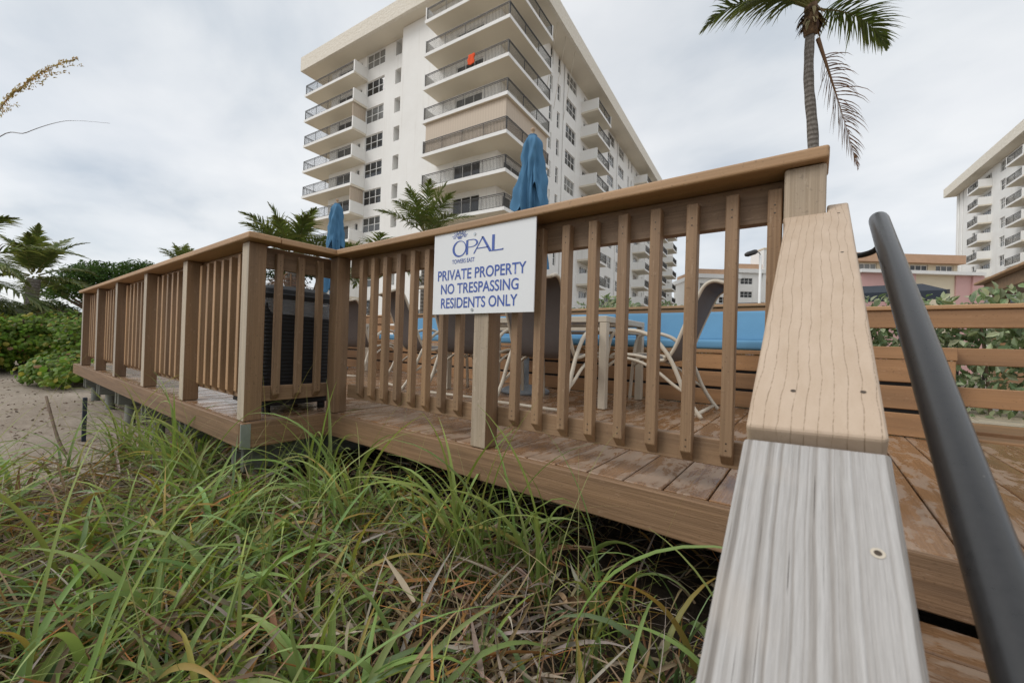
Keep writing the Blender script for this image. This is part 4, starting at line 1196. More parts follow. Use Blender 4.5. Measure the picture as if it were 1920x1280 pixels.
# low buildings behind the hedge
def place(name, loc, label, rz=0.0): return thing(name, loc, label, 'building', None, rz)
def low_buildings():
    # cabana block: front runs along the picture at about 25 m
    T = place('pool_pavilion', (2.2, 32.8, GZ), 'low pink and cream pavilion with white cornice behind the hedge', R_(36.6))
    L = 7.45
    fz = [(0.0, 1.55, 'pink'), (1.55, 3.25, 'pink'), (3.25, 5.82, 'cream'), (5.82, 6.75, 'pink'), (6.75, L, 'pink')]
    for i, (a, b, m) in enumerate(fz):
        d = 0.0 if m == 'cream' else (-0.18 if i in (1, 4) else -0.08)
        lbox('wall_panel', (a + 0.002, d, 0), (b - 0.002, 6, 5.56 - GZ), m, T)
    lbox('cornice', (-0.2, -0.35, 5.56 - GZ), (L - 0.1, 6.1, 5.76 - GZ), 'white_frame', T)
    # long orange-roofed building behind it
    T = place('low_apartment_block', (3.5, 54.0, GZ), 'long low block with orange roof band behind the pink pavilion', R_(36.6))
    z1 = 10.35 - GZ
    ops = [(1.0 + 2.6 * i, 1.0 + 2.6 * i + 1.8, z1 - 1.6, z1 - 0.5, (3, 1)) for i in range(4)]
    facade(T, (-1.0, 0, 0), EX, EY, 11.0, 0, z1 - 0.4, ops, 'cream')
    lbox('roof_band', (-1.6, -0.6, z1 - 0.4), (10.2, 8, z1 + 0.45), 'orange', T)
    lbox('rear', (-1.0, 1.9, 0), (10, 7.9, z1 - 0.41), 'cream', T)
    # white block far down the gap between the towers
    def far_block(x0, y0, w, floors, zt, label, orange, rz):
        T = place('far_apartment_block', (x0, y0, GZ), label, rz)
        h = zt - GZ; ops = []
        for f in range(floors):
            z = h - 1.9 - 3.0 * f
            if z < 0.5: break
            for i in range(int(w / 4.4)): ops.append((0.9 + 4.4 * i, 3.6 + 4.4 * i, z - 0.6, z + 0.8, (3, 2)))
        facade(T, (0, 0, 0), EX, EY, w, 0, h, ops, 'white_wall')
        lbox('side_wall', (0.01, 0.3, 0), (w - 0.01, 12, h - 0.01), 'white_wall', T)
        lbox('parapet', (-0.4, -0.5, h + 0.002), (w + 0.4, 12.2, h + 0.9), 'white_frame', T)
        lbox('roof_band', (0.6 + orange, 0.2, h + 0.902), (w - 0.5, 11.8, h + 2.1), 'orange', T)
        return T
    far_block(-21.5, 96.5, 9.6, 4, 16.6, 'white far block with low orange roof between the balusters', 0.0, R_(36.8))
    t = far_block(-14.2, 102.0, 6.6, 4, 18.0, 'taller white far block with orange roof beside a white tower', 0.0, R_(36.8))
    T = place('stair_tower', (-9.4, 105.2, GZ), 'plain white stair tower standing between the last balusters', R_(36.8))
    lbox('shaft', (0, 0, 0), (4.5, 5, 23.4 - GZ), 'white_frame', T)
    lbox('coping', (-0.12, -0.12, 23.41 - GZ), (4.62, 5.1, 23.7 - GZ), 'cream', T)
    # dark lamp head on an arm
    Lm = thing('floodlight', (-1.35, 11.4, -0.5), 'black cylindrical floodlight tilted on a thin pole behind the bench', 'lamp')
    V, F = tube_geo([(-1.40, 11.33, 2.86), (-1.35, 11.37, 2.88), (-1.22, 11.47, 2.94), (-1.18, 11.50, 2.96)], [0.04, 0.062, 0.062, 0.045], 14)
    link('head', mesh_from('head', V, F, True), 'black_metal', Lm)
    tube('arm', [(-1.18, 11.50, 2.95), (-1.12, 11.54, 2.92), (-1.10, 11.56, 2.85)], 0.012, 'black_metal', Lm, 8)
    tube('pole', [(-1.10, 11.56, -0.5), (-1.10, 11.56, 2.87)], 0.03, 'white_frame', Lm, 10)
low_buildings()

def canopies():
    def canopy(x, y, w, d, z0, z1, label):
        t = thing('canopy', (x, y, -0.5), label, 'canopy', 'dark navy canopies behind the hedge')
        bm = bmesh.new()
        b = [bm.verts.new(p) for p in ((x, y, z0), (x + w, y, z0), (x + w, y + d, z0), (x, y + d, z0))]
        r = [bm.verts.new(p) for p in ((x + w * .16, y + d * .4, z1), (x + w * .84, y + d * .4, z1), (x + w * .84, y + d * .6, z1), (x + w * .16, y + d * .6, z1))]
        for i in range(4): bm.faces.new((b[i], b[(i + 1) % 4], r[(i + 1) % 4], r[i]))
        bm.faces.new(r)
        link('fabric_roof', bm_mesh(bm, 'roof'), 'navy', t)
        for px, py in ((x, y), (x + w, y), (x + w, y + d), (x, y + d)):
            tube('post', [(px, py, -0.55), (px, py, z0 + 0.01)], 0.03, 'black_metal', t, 8)
        lbox2 = bmesh.new(); add_box(lbox2, (x, y - 0.01, z0 - 0.22), (x + w, y + 0.01, z0 - 0.001))
        link('valance', bm_mesh(lbox2, 'valance'), 'navy', t)
    canopy(0.65, 14.0, 1.9, 2.4, 2.12, 2.42, 'dark navy canopy left of the handrail behind the hedge')
    canopy(3.55, 15.8, 2.3, 2.4, 1.95, 2.12, 'dark navy canopy right of the handrail behind the hedge')
    canopy(-3.6, 12.4, 2.9, 2.0, 1.68, 1.88, 'dark navy canopy behind the hedge between the balusters')
canopies()

def pergola():
    t = thing('timber_kiosk', (2.45, 7.2, 0), 'brown timber kiosk corner at the right edge behind the screen', 'kiosk')
    z = 1.42
    board('roof_beam', (1.98, 6.95, z), (4.4, 8.9, z + 0.16), 'x', 'rail', t, 0.006)
    board('roof_top', (1.9, 6.9, z + 0.162), (4.45, 9.0, z + 0.20), 'x', 'cap', t, 0.006)
    for x, y in ((2.05, 7.0), (2.05, 8.7), (4.2, 7.0)):
        board('post', (x, y, 0.0), (x + 0.14, y + 0.14, z - 0.001), 'z', 'rail', t, 0.005)
    for i in range(6):
        board('wall_board', (2.2, 7.05, 0.03 + i * 0.155), (4.19, 7.08, 0.03 + i * 0.155 + 0.148), 'x', 'bench', t, 0.004)
    for i in range(6):
        board('side_board', (2.10, 7.15, 0.03 + i * 0.155), (2.13, 8.69, 0.03 + i * 0.155 + 0.148), 'y', 'bench', t, 0.004)
pergola()

# ================================================================== VEGETATION
def frond_mesh(base, az, elev, length, droop, leaf_len, col, col_tip, n=46, wind=(0, 0, 0), hang=0.6, dry=False, curl=0.0, width=0.035):
    """one feather leaf: curved rib with two rows of hanging leaflets, in world coordinates"""
    base = Vector(base); rows = 14
    d = Vector((math.cos(az) * math.cos(elev), math.sin(az) * math.cos(elev), math.sin(elev)))
    P = [base.copy()]; st = length / (rows - 1); W = Vector(wind)
    for i in range(rows - 1):
        s = i / (rows - 1)
        d = (d + Vector((0, 0, -droop * (0.25 + 1.5 * s) / rows * 2)) + W * (s / rows * 2)).normalized()
        P.append(P[-1] + d * st)
    rad = [max(0.004, 0.045 * (length / 3) * (1 - i / rows) ** 2.2) for i in range(rows)]
    tv, tf = tube_geo(P, rad, 5)
    tv = np.array([tuple(v) for v in tv])
    tq = np.array([f for f in tf if len(f) == 4])
    parts = [(tv, tq, np.repeat(np.array([[0.20, 0.19, 0.06]]) if not dry else np.array([[0.20, 0.12, 0.07]]), len(tv), 0))]
    Pn = np.array([tuple(p) for p in P])
    s = np.repeat(np.linspace(0.14, 0.995, n), 2); side = np.tile([-1.0, 1.0], n); N = 2 * n
    s = np.clip(s + RNG.normal(0, 0.006, N), 0.1, 0.999)
    f = s * (rows - 1); i0 = np.clip(f.astype(int), 0, rows - 2); fr = (f - i0)[:, None]
    C = Pn[i0] * (1 - fr) + Pn[i0 + 1] * fr
    T = Pn[i0 + 1] - Pn[i0]; T /= np.linalg.norm(T, axis=1, keepdims=True)
    upv = np.array([0, 0, 1.0]); S = np.cross(T, upv); S /= np.linalg.norm(S, axis=1, keepdims=True) + 1e-6
    U = np.cross(S, T)
    prof = np.sin(np.pi * np.clip(0.14 + 0.83 * s, 0, 1)) ** 0.75
    L = leaf_len * prof * (1 - 0.55 * s ** 3) * RNG.uniform(0.6, 1.12, N) * np.where(RNG.random(N) < (0.10 if dry else 0.07), 0.15, 1.0)
    dirv = S * side[:, None] * 0.95 + T * (0.45 + 0.4 * s[:, None] + 2.2 * s[:, None] ** 4) + U * 0.30 + RNG.normal(0, 0.13, (N, 3))
    dirv /= np.linalg.norm(dirv, axis=1, keepdims=True)
    k = 5; pos = C.copy(); rowsV = []
    wv = np.array(tuple(W))
    nrm0 = np.cross(dirv, T); nrm0 /= np.linalg.norm(nrm0, axis=1, keepdims=True) + 1e-6
    for j in range(k):
        q = j / (k - 1)
        wdt = width * (1 - q ** 2.5 * 0.94) * (0.6 + 0.4 * min(1, q * 4 + 0.2))
        wd = T - dirv * np.sum(T * dirv, 1, keepdims=True); wd /= np.linalg.norm(wd, axis=1, keepdims=True) + 1e-6
        rowsV.append(np.stack([pos + wd * wdt * 0.5, pos - wd * wdt * 0.5], 1))
        pos = pos + dirv * (L / (k - 1))[:, None]
        dirv = dirv + np.array([0, 0, -hang * (0.5 + q)]) * 0.55 * (1 - 0.6 * s[:, None] ** 3) + wv * 0.5 * q
        dirv /= np.linalg.norm(dirv, axis=1, keepdims=True)
    V = np.stack(rowsV, 1)                                 # N,k,2,3
    idx = np.arange(N * k * 2).reshape(N, k, 2)
    Q = np.stack([idx[:, :-1, 0], idx[:, :-1, 1], idx[:, 1:, 1], idx[:, 1:, 0]], -1).reshape(-1, 4)
    c0 = jitter(col, N, 0.22, 0.08); c1 = jitter(col_tip, N, 0.3, 0.1)
    qq = np.linspace(0, 1, k)[None, :, None, None]
    colr = (c0[:, None, None, :] * (1 - qq ** 2) + c1[:, None, None, :] * qq ** 2) * np.ones((1, 1, 2, 1))
    parts.append((V.reshape(-1, 3), Q, colr.reshape(-1, 3)))
    V, Q, C_ = merge_np(parts)
    return np_mesh('frond', V, Q, C_)
GREEN = (0.105, 0.15, 0.036); TIP = (0.20, 0.205, 0.07)
def palm(label, trunk, r0, r1, fronds, leaf_len, wind=(0, 0, 0), dead=(), n=46, boots=True, group=None, width=0.035):
    """fronds: list of (azimuth deg, elevation deg, length, droop)"""
    base = Vector(trunk[0])
    t = thing('palm_tree', base, label, 'palm tree', group)
    path = smooth_path(trunk, 8)
    m = len(path); rad = [r0 + (r1 - r0) * (i / (m - 1)) + 0.012 * math.sin(i * 1.9) * r0 * 3 for i in range(m)]
    V, F = tube_geo([p - base for p in path], rad, 12)
    link('trunk', mesh_from('trunk', V, F, True), 'bark', t, Matrix.Translation(base))
    top = path[-1]
    if boots:
        bv = [(top + Vector((0, 0, z)), r) for z, r in ((-0.62, r1 * 1.2), (-0.5, r1 * 1.5), (-0.3, r1 * 1.65), (-0.1, r1 * 1.6), (0.15, r1 * 1.5), (0.4, r1 * 0.8))]
        V, F = tube_geo([a for a, b in bv], [b for a, b in bv], 14)
        V = [v + Vector((random.uniform(-.03, .03), random.uniform(-.03, .03), random.uniform(-.05, .05))) for v in V]
        link('fibre_sheath', mesh_from('sheath', V, F, True), 'fibre', t)
        nb = 70; az = RNG.uniform(0, 6.28, nb); rt = np.array(tuple(top))[None] + np.stack([np.cos(az) * r1 * 1.5, np.sin(az) * r1 * 1.5, RNG.uniform(-0.35, 0.1, nb)], 1)
        cA = jitter((0.22, 0.145, 0.075), nb, 0.4, 0.1); cA[::3] = jitter((0.33, 0.27, 0.16), len(cA[::3]), 0.2, 0.08); cA[1::3] = jitter((0.07, 0.045, 0.03), len(cA[1::3]), 0.3)
        V, Q, C, _ = ribbons(rt, az, RNG.uniform(2.2, 2.8, nb), RNG.uniform(0.15, 0.42, nb), RNG.uniform(0.2, 0.7, nb), RNG.uniform(0.04, 0.12, nb), cA, cA * 0.7, 6, 0.2, RNG.uniform(-.4, .4, nb))
        link('old_leaf_bases', np_mesh('bases', V, Q, C), 'leaf_dry', t)
    for (a, e_, L, dr) in fronds:
        a_ = R_(a)
        b0 = top + Vector((math.cos(a_) * r1 * 0.8, math.sin(a_) * r1 * 0.8, 0.1 + 0.25 * max(0, e_) / 90))
        me = frond_mesh(b0, a_, R_(e_), L, dr, leaf_len, GREEN, TIP, n, wind, width=width)
        link('frond', me, 'leaf', t)
    for (a, e_, L, dr, off) in dead:
        a_ = R_(a)
        me = frond_mesh(top + Vector(off), a_, R_(e_), L, dr, leaf_len * 0.9, (0.15, 0.08, 0.05), (0.24, 0.16, 0.11), int(n * 0.8), wind, 0.75, True, width=width * 0.6)
        o = link('frond', me, 'leaf_dry', t); o['label'] = 'dead brown frond hanging down'
    return t
# image directions on the ground: right = (0.8, 0.6), away = (-0.6, 0.8)
AR = math.degrees(math.atan2(0.6, 0.8))       # azimuth of picture right
WIND = (-0.10, -0.10, -0.02)
palm('tall coconut palm with a dead frond, above the end of the front railing', [(-0.05, 13.7, -0.6), (-0.10, 13.65, 3.0), (-0.13, 13.6, 6.1), (-0.27, 13.5, 8.0), (-0.25, 13.47, 9.75)], 0.16, 0.105,
     [(AR + 180, 40, 3.7, 0.92), (AR + 166, 30, 3.0, 0.95), (AR + 186, 20, 2.4, 0.9), (AR + 200, 48, 3.6, 0.7), (AR + 176, 58, 3.6, 0.6), (AR - 2, 2, 2.35, 0.85), (AR + 14, 48, 3.4, 0.7), (AR - 25, 50, 3.2, 0.6),
      (AR + 90, 55, 3.3, 0.5), (AR - 90, 58, 3.0, 0.5), (AR - 120, 55, 3.3, 0.5), (AR + 130, 55, 3.3, 0.5), (AR - 60, 66, 3.2, 0.5)],
     1.2, (-0.05, -0.03, -0.01), [(AR - 6, -72, 3.7, 0.0, (0.16, 0.10, -0.70))], 78, width=0.042)
def bunch(n, e0, e1, L, dr, seed):
    r = random.Random(seed); out = []
    for i in range(n):
        out.append((i * 137.5 + r.uniform(-15, 15), r.uniform(e0, e1), L * r.uniform(0.8, 1.1), dr * r.uniform(0.7, 1.3)))
    return out
palm('low green palm in front of the tower, left of the notice', [(-10.9, 9.4, -0.6), (-10.9, 9.35, 1.2), (-10.85, 9.3, 4.05)], 0.14, 0.10, bunch(15, 20, 85, 1.85, 0.5, 4), 0.62, (0.03, 0.03, 0), n=50, width=0.036, boots=False)
palm('short palm whose frond tips just clear the railing below the tower windows', [(-10.6, 6.6, -0.6), (-10.4, 6.9, 1.0), (-10.3, 7.0, 2.1)], 0.12, 0.09, bunch(11, 20, 70, 1.9, 0.7, 9), 0.6, n=50, boots=False)
palm('bushy palm behind the corner of the side railing', [(-10.9, 4.9, -0.6), (-10.85, 4.9, 1.0), (-10.8, 4.85, 2.3)], 0.16, 0.12, bunch(14, 10, 80, 1.55, 0.55, 12), 0.56, n=52, width=0.034, boots=False,
     dead=[(AR + 180, -35, 1.6, 0.3, (0, 0, -0.1)), (AR + 250, -40, 1.8, 0.3, (0, 0, -0.1)), (AR + 300, -45, 1.8, 0.3, (0, 0, -0.1)), (AR + 10, -45, 1.7, 0.3, (0, 0, -0.1))])
palm('large dark palm at the far left above the sea grape hedge', [(-27.9, 1.5, -0.5), (-27.9, 1.5, 1.4), (-27.8, 1.55, 2.75)], 0.26, 0.20, bunch(16, -8, 86, 2.35, 0.55, 21), 0.65, (0.0, 0.02, 0), n=64, width=0.07, boots=False)
palm('palm at the left edge with fronds reaching into the picture', [(-17.6, -0.9, -0.5), (-17.6, -0.9, 0.8), (-17.5, -0.85, 1.5)], 0.2, 0.16,
     [(AR - 5, 28, 3.0, 0.75), (AR + 12, 8, 3.0, 0.7), (AR - 20, 15, 2.8, 0.8), (AR + 40, 40, 3.0, 0.6), (AR + 100, 30, 2.8, 0.7), (AR + 180, 40, 2.8, 0.6), (AR - 70, 30, 2.8, 0.7), (AR + 5, 55, 2.6, 0.6), (AR + 20, -12, 2.4, 0.4), (AR - 12, -8, 2.6, 0.5)], 0.95, n=64, width=0.05, boots=False)
palm('distant palm top peeking over the side railing', [(-37.8, 9.1, -0.5), (-37.8, 9.1, 3.0), (-37.8, 9.1, 5.5)], 0.2, 0.16, bunch(11, 15, 80, 1.7, 0.6, 33), 0.6, n=36, width=0.05, boots=False)

def blob_tree(name, label, base, lumps, nl, size, col, cat='tree', trunk_r=0.18, shape='leaf', aspect=0.5, wax=True, limbs=True):
    """lumps: list of (centre, radii); leaves spread through the outer half of each lump"""
    t = thing(name, base, label, cat)
    if limbs:
        b = Vector(base); parts = []
        mid = b + Vector((0, 0, max(0.4, (lumps[0][0][2] - b.z) * 0.35)))
        parts.append(tube_geo([b, b + (mid - b) * 0.5 + Vector((0.05, 0.03, 0)), mid], [trunk_r, trunk_r * 0.85, trunk_r * 0.75], 9))
        for c, r in lumps:
            c = Vector(c); mm = (mid + c) / 2 + Vector((0, 0, -0.1))
            parts.append(tube_geo(smooth_path([mid, mm, c], 4), [trunk_r * 0.6 * (1 - 0.09 * i) for i in range(9)], 6))
        V, F = join_geo(parts); link('trunk', mesh_from('trunk', V, F, True), 'twig', t)
    tot = sum(r[0] * r[1] * r[2] for c, r in lumps); P, Nn = [], []
    for c, r in lumps:
        n = max(40, int(nl * (r[0] * r[1] * r[2]) / tot))
        d = RNG.normal(0, 1, (n, 3)); d /= np.linalg.norm(d, axis=1, keepdims=True)
        d[:, 2] = np.where(d[:, 2] < -0.3, -d[:, 2], d[:, 2])
        k = RNG.uniform(0.45, 1.0, (n, 1)) ** 0.5
        bump = 1 + 0.16 * np.sin(d[:, 0:1] * 7 + c[0]) * np.cos(d[:, 1:2] * 6 + c[1]) + 0.10 * np.sin(d[:, 2:3] * 11)
        P.append(np.array(c) + d * np.array(r) * k * bump); Nn.append(d * 0.6 + np.array([0, 0, 0.7]) + RNG.normal(0, 0.5, (n, 3)))
    P = np.concatenate(P); Nn = np.concatenate(Nn)
    V, Q, C = leaves(P, Nn, size * RNG.uniform(0.7, 1.25, len(P)), jitter(col, len(P), 0.35, 0.12), shape, aspect)
    link('crown', np_mesh('crown', V, Q, C, False), 'leaf_wax' if wax else 'leaf', t)
    return t
def pts(cx, cy, cz, sx, sy, sz, n, r, seed):
    rr_ = random.Random(seed)
    return [((cx + rr_.uniform(-sx, sx), cy + rr_.uniform(-sy, sy), cz + rr_.uniform(-sz, sz)), (r * rr_.uniform(.7, 1.2), r * rr_.uniform(.7, 1.2), r * rr_.uniform(.5, .8))) for _ in range(n)]
# broad dark tree behind the side railing
blob_tree('broad_tree', 'broad dark green tree crown behind the side railing', (-31.0, 4.9, -0.5), pts(-30.6, 4.6, 3.05, 1.9, 2.2, 0.9, 18, 1.2, 5), 17000, 0.16, (0.062, 0.115, 0.025), trunk_r=0.25)
blob_tree('scrub_tree', 'dark scrubby bush under the far left palm', (-25.5, 0.9, -0.5), pts(-25.5, 1.4, 0.9, 1.5, 1.6, 0.5, 12, 0.85, 8), 9000, 0.13, (0.05, 0.072, 0.022), trunk_r=0.15)
blob_tree('scrub_tree', 'brownish bush behind the end post of the side railing', (-21.5, 2.6, -0.5), pts(-21.5, 2.6, 0.55, 1.3, 1.0, 0.4, 9, 0.75, 9), 6000, 0.11, (0.075, 0.062, 0.03), trunk_r=0.12)
blob_tree('garden_shrub', 'dark shrub between the bushy palm and the tower', (-13.2, 6.2, -0.6), pts(-13.2, 6.2, 1.5, 0.8, 0.8, 1.4, 10, 0.6, 15), 7000, 0.09, (0.035, 0.06, 0.02), trunk_r=0.1)
blob_tree('garden_shrub', 'leafy shrub seen through the balusters behind the bin', (-9.8, 4.9, -0.6), pts(-9.8, 4.9, 0.5, 1.1, 0.5, 0.5, 10, 0.55, 18), 7000, 0.08, (0.07, 0.085, 0.03), trunk_r=0.08)

# sea grape hedge: big round leaves over a sprawling mass, made of several plants
def sea_grape(label, c, r, n, seed):
    t = thing('sea_grape_bush', (c[0], c[1], ground_z(c[0], c[1]) - 0.02), label, 'bush', 'sea grape bushes on the sand')
    rr_ = random.Random(seed)
    parts = []
    for i in range(9):
        a = rr_.uniform(0, 6.28); e_ = Vector((c[0] + math.cos(a) * r[0] * 0.7, c[1] + math.sin(a) * r[1] * 0.7, c[2] + r[2] * rr_.uniform(0.2, 0.8)))
        b = Vector((c[0] + rr_.uniform(-.2, .2), c[1] + rr_.uniform(-.2, .2), -0.6))
        parts.append(tube_geo(smooth_path([b, (b + e_) / 2 + Vector((0, 0, .1)), e_], 4), [0.03 - 0.002 * k for k in range(9)], 6))
    V, F = join_geo(parts); link('stems', mesh_from('stems', V, F, True), 'twig', t)
    d = RNG.normal(0, 1, (n, 3)); d /= np.linalg.norm(d, axis=1, keepdims=True)
    d[:, 2] = np.where(d[:, 2] < -0.55, -d[:, 2], d[:, 2])
    k = RNG.uniform(0.35, 1.0, (n, 1)) ** 0.45
    bump = 1 + 0.22 * np.sin(d[:, 0:1] * 5 + seed) * np.cos(d[:, 1:2] * 5 + seed * 2) + 0.12 * np.sin(d[:, 2:3] * 9 + d[:, 0:1] * 8)
    P = np.array(c) + d * np.array(r) * k * bump
    g = np.array([ground_z(p[0], p[1]) + 0.04 for p in P]); P[:, 2] = np.maximum(P[:, 2], g + RNG.uniform(0, 0.12, n))
    Nn = d * 0.7 + np.array([0.35, -0.25, 0.65]) + RNG.normal(0, 0.45, (n, 3))
    col = jitter((0.12, 0.195, 0.02), n, 0.5, 0.14)
    yl = RNG.random(n); col[yl < 0.10] = jitter((0.30, 0.26, 0.04), int((yl < 0.10).sum()), 0.25, 0.1); col[yl > 0.965] = jitter((0.30, 0.17, 0.09), int((yl > 0.965).sum()), 0.3, 0.1)
    V, Q, C = leaves(P, Nn, RNG.uniform(0.05, 0.105, n), col, 'round')
    o = link('foliage', np_mesh('foliage', V, Q, C, False), 'leaf_wax', t); o['kind'] = 'stuff'
sea_grape('sea grape bush at the far left edge of the hedge', (-14.6, -0.55, 0.0), (1.5, 1.1, 0.80), 6200, 1)
sea_grape('tall sea grape bush in the middle of the hedge', (-15.4, 0.9, 0.10), (1.6, 1.2, 0.78), 7000, 2)
sea_grape('sea grape bush behind the end of the deck', (-14.2, 2.2, 0.05), (1.7, 1.3, 0.80), 6400, 3)
sea_grape('low sea grape runner spilling onto the sand beside the deck', (-11.3, 1.05, -0.30), (1.15, 0.50, 0.34), 2300, 4)
sea_grape('sea grape bush on the left edge of the sand', (-18.5, -1.6, 0.05), (2.0, 1.5, 0.85), 4200, 6)

# grey-green hedge behind the benches
def hedge():
    t = thing('silver_hedge', (0.3, 5.35, -0.55), 'grey-green leafy hedge behind the bench and screen', 'hedge')
    n = 15000
    x = RNG.uniform(-3.6, 2.9, n)
    top = 0.93 + 0.08 * np.sin(x * 2.3) + 0.07 * np.sin(x * 5.1 + 1) + 0.05 * np.sin(x * 11.0) - 0.12 * np.clip((x - 0.9) / 0.6, 0, 1)
    s = RNG.uniform(0, 1, n) ** 0.6
    z = -0.3 + (top + 0.3) * s
    y = 5.32 + RNG.normal(0, 0.30, n) * (1.05 - 0.5 * s)
    sprig = RNG.random(n) < 0.10
    z = np.where(sprig, top + RNG.uniform(-0.05, 0.13, n), z)
    keep = (x < 2.3) | (RNG.random(n) < 0.4)
    P = np.stack([x, y, z], 1)[keep]; n = len(P)
    Nn = RNG.normal(0, 0.6, (n, 3)) + np.array([-0.1, -0.55, 0.55])
    col = jitter((0.20, 0.26, 0.145), n, 0.35, 0.1); pale = RNG.random(n) < 0.26; col[pale] = jitter((0.40, 0.44, 0.29), int(pale.sum()), 0.2, 0.05)
    V, Q, C = leaves(P, Nn, RNG.uniform(0.055, 0.10, n), col, 'leaf', 0.5, np.array([0, 0, 0.6]))
    o = link('foliage', np_mesh('foliage', V, Q, C, False), 'leaf', t); o['kind'] = 'stuff'
    parts = []
    for i in range(26):
        bx = -3.4 + i * 0.31 + random.uniform(-.1, .1)
        parts.append(tube_geo(smooth_path([(bx, 5.3, -0.58), (bx + random.uniform(-.1, .1), 5.3 + random.uniform(-.1, .1), 0.2), (bx + random.uniform(-.2, .2), 5.3 + random.uniform(-.2, .2), 0.9)], 4), [0.018 - 0.0014 * k for k in range(9)], 5))
    V, F = join_geo(parts); link('stems', mesh_from('stems', V, F, True), 'twig', t)
hedge()

# ------------------------------------------------------------------ grass in front of the deck
def in_bed(x, y):
    """where grass grows: a tongue in front of the deck, thinning out to the sand on the left"""
    edge = -4.5 + 0.45 * np.sin(y * 5.0) + 0.25 * np.sin(y * 11.0)
    d = np.clip((x - edge) / 1.4, 0, 1)
    return d
def far_from_cam(C, lim):
    d = np.sqrt(((C - np.array([0, 0, 0.49])) ** 2).sum(-1)).min(1)
    return d > lim
def scatter(n, y0=-0.75, y1=1.62):
    x = -5.0 + 4.95 * RNG.random(n) ** 0.85; y = RNG.uniform(y0, y1, n)
    ok = RNG.random(n) < in_bed(x, y)
    ok &= ~((y > 0.86) & (x < -2.62) & (RNG.random(n) < 0.75))
    ok &= ~((y > 1.38) & (RNG.random(n) < 0.7))
    ok &= ~((x > -0.55) & (y > 0.9) & (RNG.random(n) < 0.5))
    x, y = x[ok], y[ok]
    z = np.array([ground_z(a, b) for a, b in zip(x, y)])
    return np.stack([x, y, z - 0.01], 1)
def patch(p):
    x, y = p[:, 0], p[:, 1]
    v = 0.5 + 0.30 * np.sin(x * 3.1 + 1.7 * np.sin(y * 2.3)) + 0.25 * np.sin(y * 4.7 + x * 1.3 + 0.8) + 0.15 * np.sin(x * 8.3 - y * 6.1)
    return np.clip(v, 0.12, 1)
def grass():
    # tufts: blades fan out from shared roots
    tu = scatter(1050); tu = tu[patch(tu) > RNG.random(len(tu))]; k = 8
    root = np.repeat(tu, k, 0) + RNG.normal(0, 0.022, (len(tu) * k, 3)) * np.array([1, 1, 0.3])
    N = len(root)
    az = RNG.uniform(0, 2 * np.pi, N); lean = np.abs(RNG.normal(0.22, 0.18, N)); bend = RNG.uniform(0.9, 2.6, N)
    th = np.repeat(RNG.uniform(0.55, 1.15, len(tu)), k)
    ln = th * RNG.uniform(0.22, 0.58, N); wd = 0.005 + 0.019 * RNG.random(N) ** 1.3 * np.clip(ln / 0.4, 0.6, 1.3)
    c0 = jitter((0.19, 0.265, 0.065), N, 0.45, 0.14); c1 = jitter((0.32, 0.39, 0.10), N, 0.45, 0.16)  # root colour darker than the tip, painting in shade low in the tufts
    blue = RNG.random(N) < 0.35; c0[blue] = jitter((0.17, 0.26, 0.115), int(blue.sum()), 0.3, 0.1); c1[blue] = jitter((0.22, 0.31, 0.145), int(blue.sum()), 0.3, 0.1)
    yel = RNG.random(N) < 0.13; c1[yel] = jitter((0.48, 0.31, 0.08), int(yel.sum()), 0.25, 0.1)
    V, Q, C, CL = ribbons(root, az, lean, ln, bend, wd, c0, c1, 9, 0.22, None, 1.3, 0.6, 0.05)
    def filt(V, Q, C, CL, lim, rows):
        ok = far_from_cam(CL, lim)
        ok &= ~((CL[:, :, 1] > 1.40) & (CL[:, :, 2] > -0.17) & (CL[:, :, 0] > -2.56)).any(1) | (RNG.random(len(ok)) < 0.10)
        ok &= ~((np.abs(CL[:, :, 0]) < 0.10) & (CL[:, :, 2] > 0.89 - 0.605 * (1.43 - CL[:, :, 1]) - 0.09)).any(1)
        ok &= ~(CL[:, :, 0] > 0.02).any(1)
        n = len(CL); keepv = np.repeat(ok, rows * 3)
        new = np.cumsum(keepv) - 1
        kq = keepv[Q].all(1)
        return V[keepv], new[Q[kq]], C[keepv]
    parts = [filt(V, Q, C, CL, 0.62, 9)]
    # long arching leaves and flower stems that stand above the mass
    tu = scatter(200); root = tu; N = len(root)
    az = RNG.uniform(0, 2 * np.pi, N); lean = np.abs(RNG.normal(0.25, 0.2, N)); bend = RNG.uniform(0.5, 1.8, N)
    ln = RNG.uniform(0.55, 0.98, N); wd = RNG.uniform(0.003, 0.020, N)
    c0 = jitter((0.18, 0.26, 0.075), N, 0.3, 0.12); c1 = jitter((0.27, 0.33, 0.10), N, 0.3, 0.15)
    V, Q, C, CL = ribbons(root, az, lean, ln, bend, wd, c0, c1, 14, 0.2, None, 1.5, 0.5, 0.08)
    parts.append(filt(V, Q, C, CL, 0.75, 14))
    # broad strap leaves
    tu = scatter(1150); tu = tu[patch(tu) > 0.42]; root = np.repeat(tu, 2, 0) + RNG.normal(0, 0.015, (len(tu) * 2, 3)); N = len(root)
    az = RNG.uniform(0, 2 * np.pi, N)
    c0 = jitter((0.17, 0.27, 0.08), N, 0.35, 0.12); c1 = jitter((0.32, 0.43, 0.14), N, 0.3, 0.14)
    yl = RNG.random(N) < 0.15; c1[yl] = jitter((0.50, 0.33, 0.09), int(yl.sum()), 0.2, 0.1)
    V, Q, C, CL = ribbons(root, az, np.abs(RNG.normal(0.3, 0.2, N)), RNG.uniform(0.32, 0.66, N), RNG.uniform(1.0, 2.5, N), RNG.uniform(0.015, 0.030, N), c0, c1, 14, 0.16, None, 1.4, 0.45, 0.06)
    parts.append(filt(V, Q, C, CL, 0.66, 14))
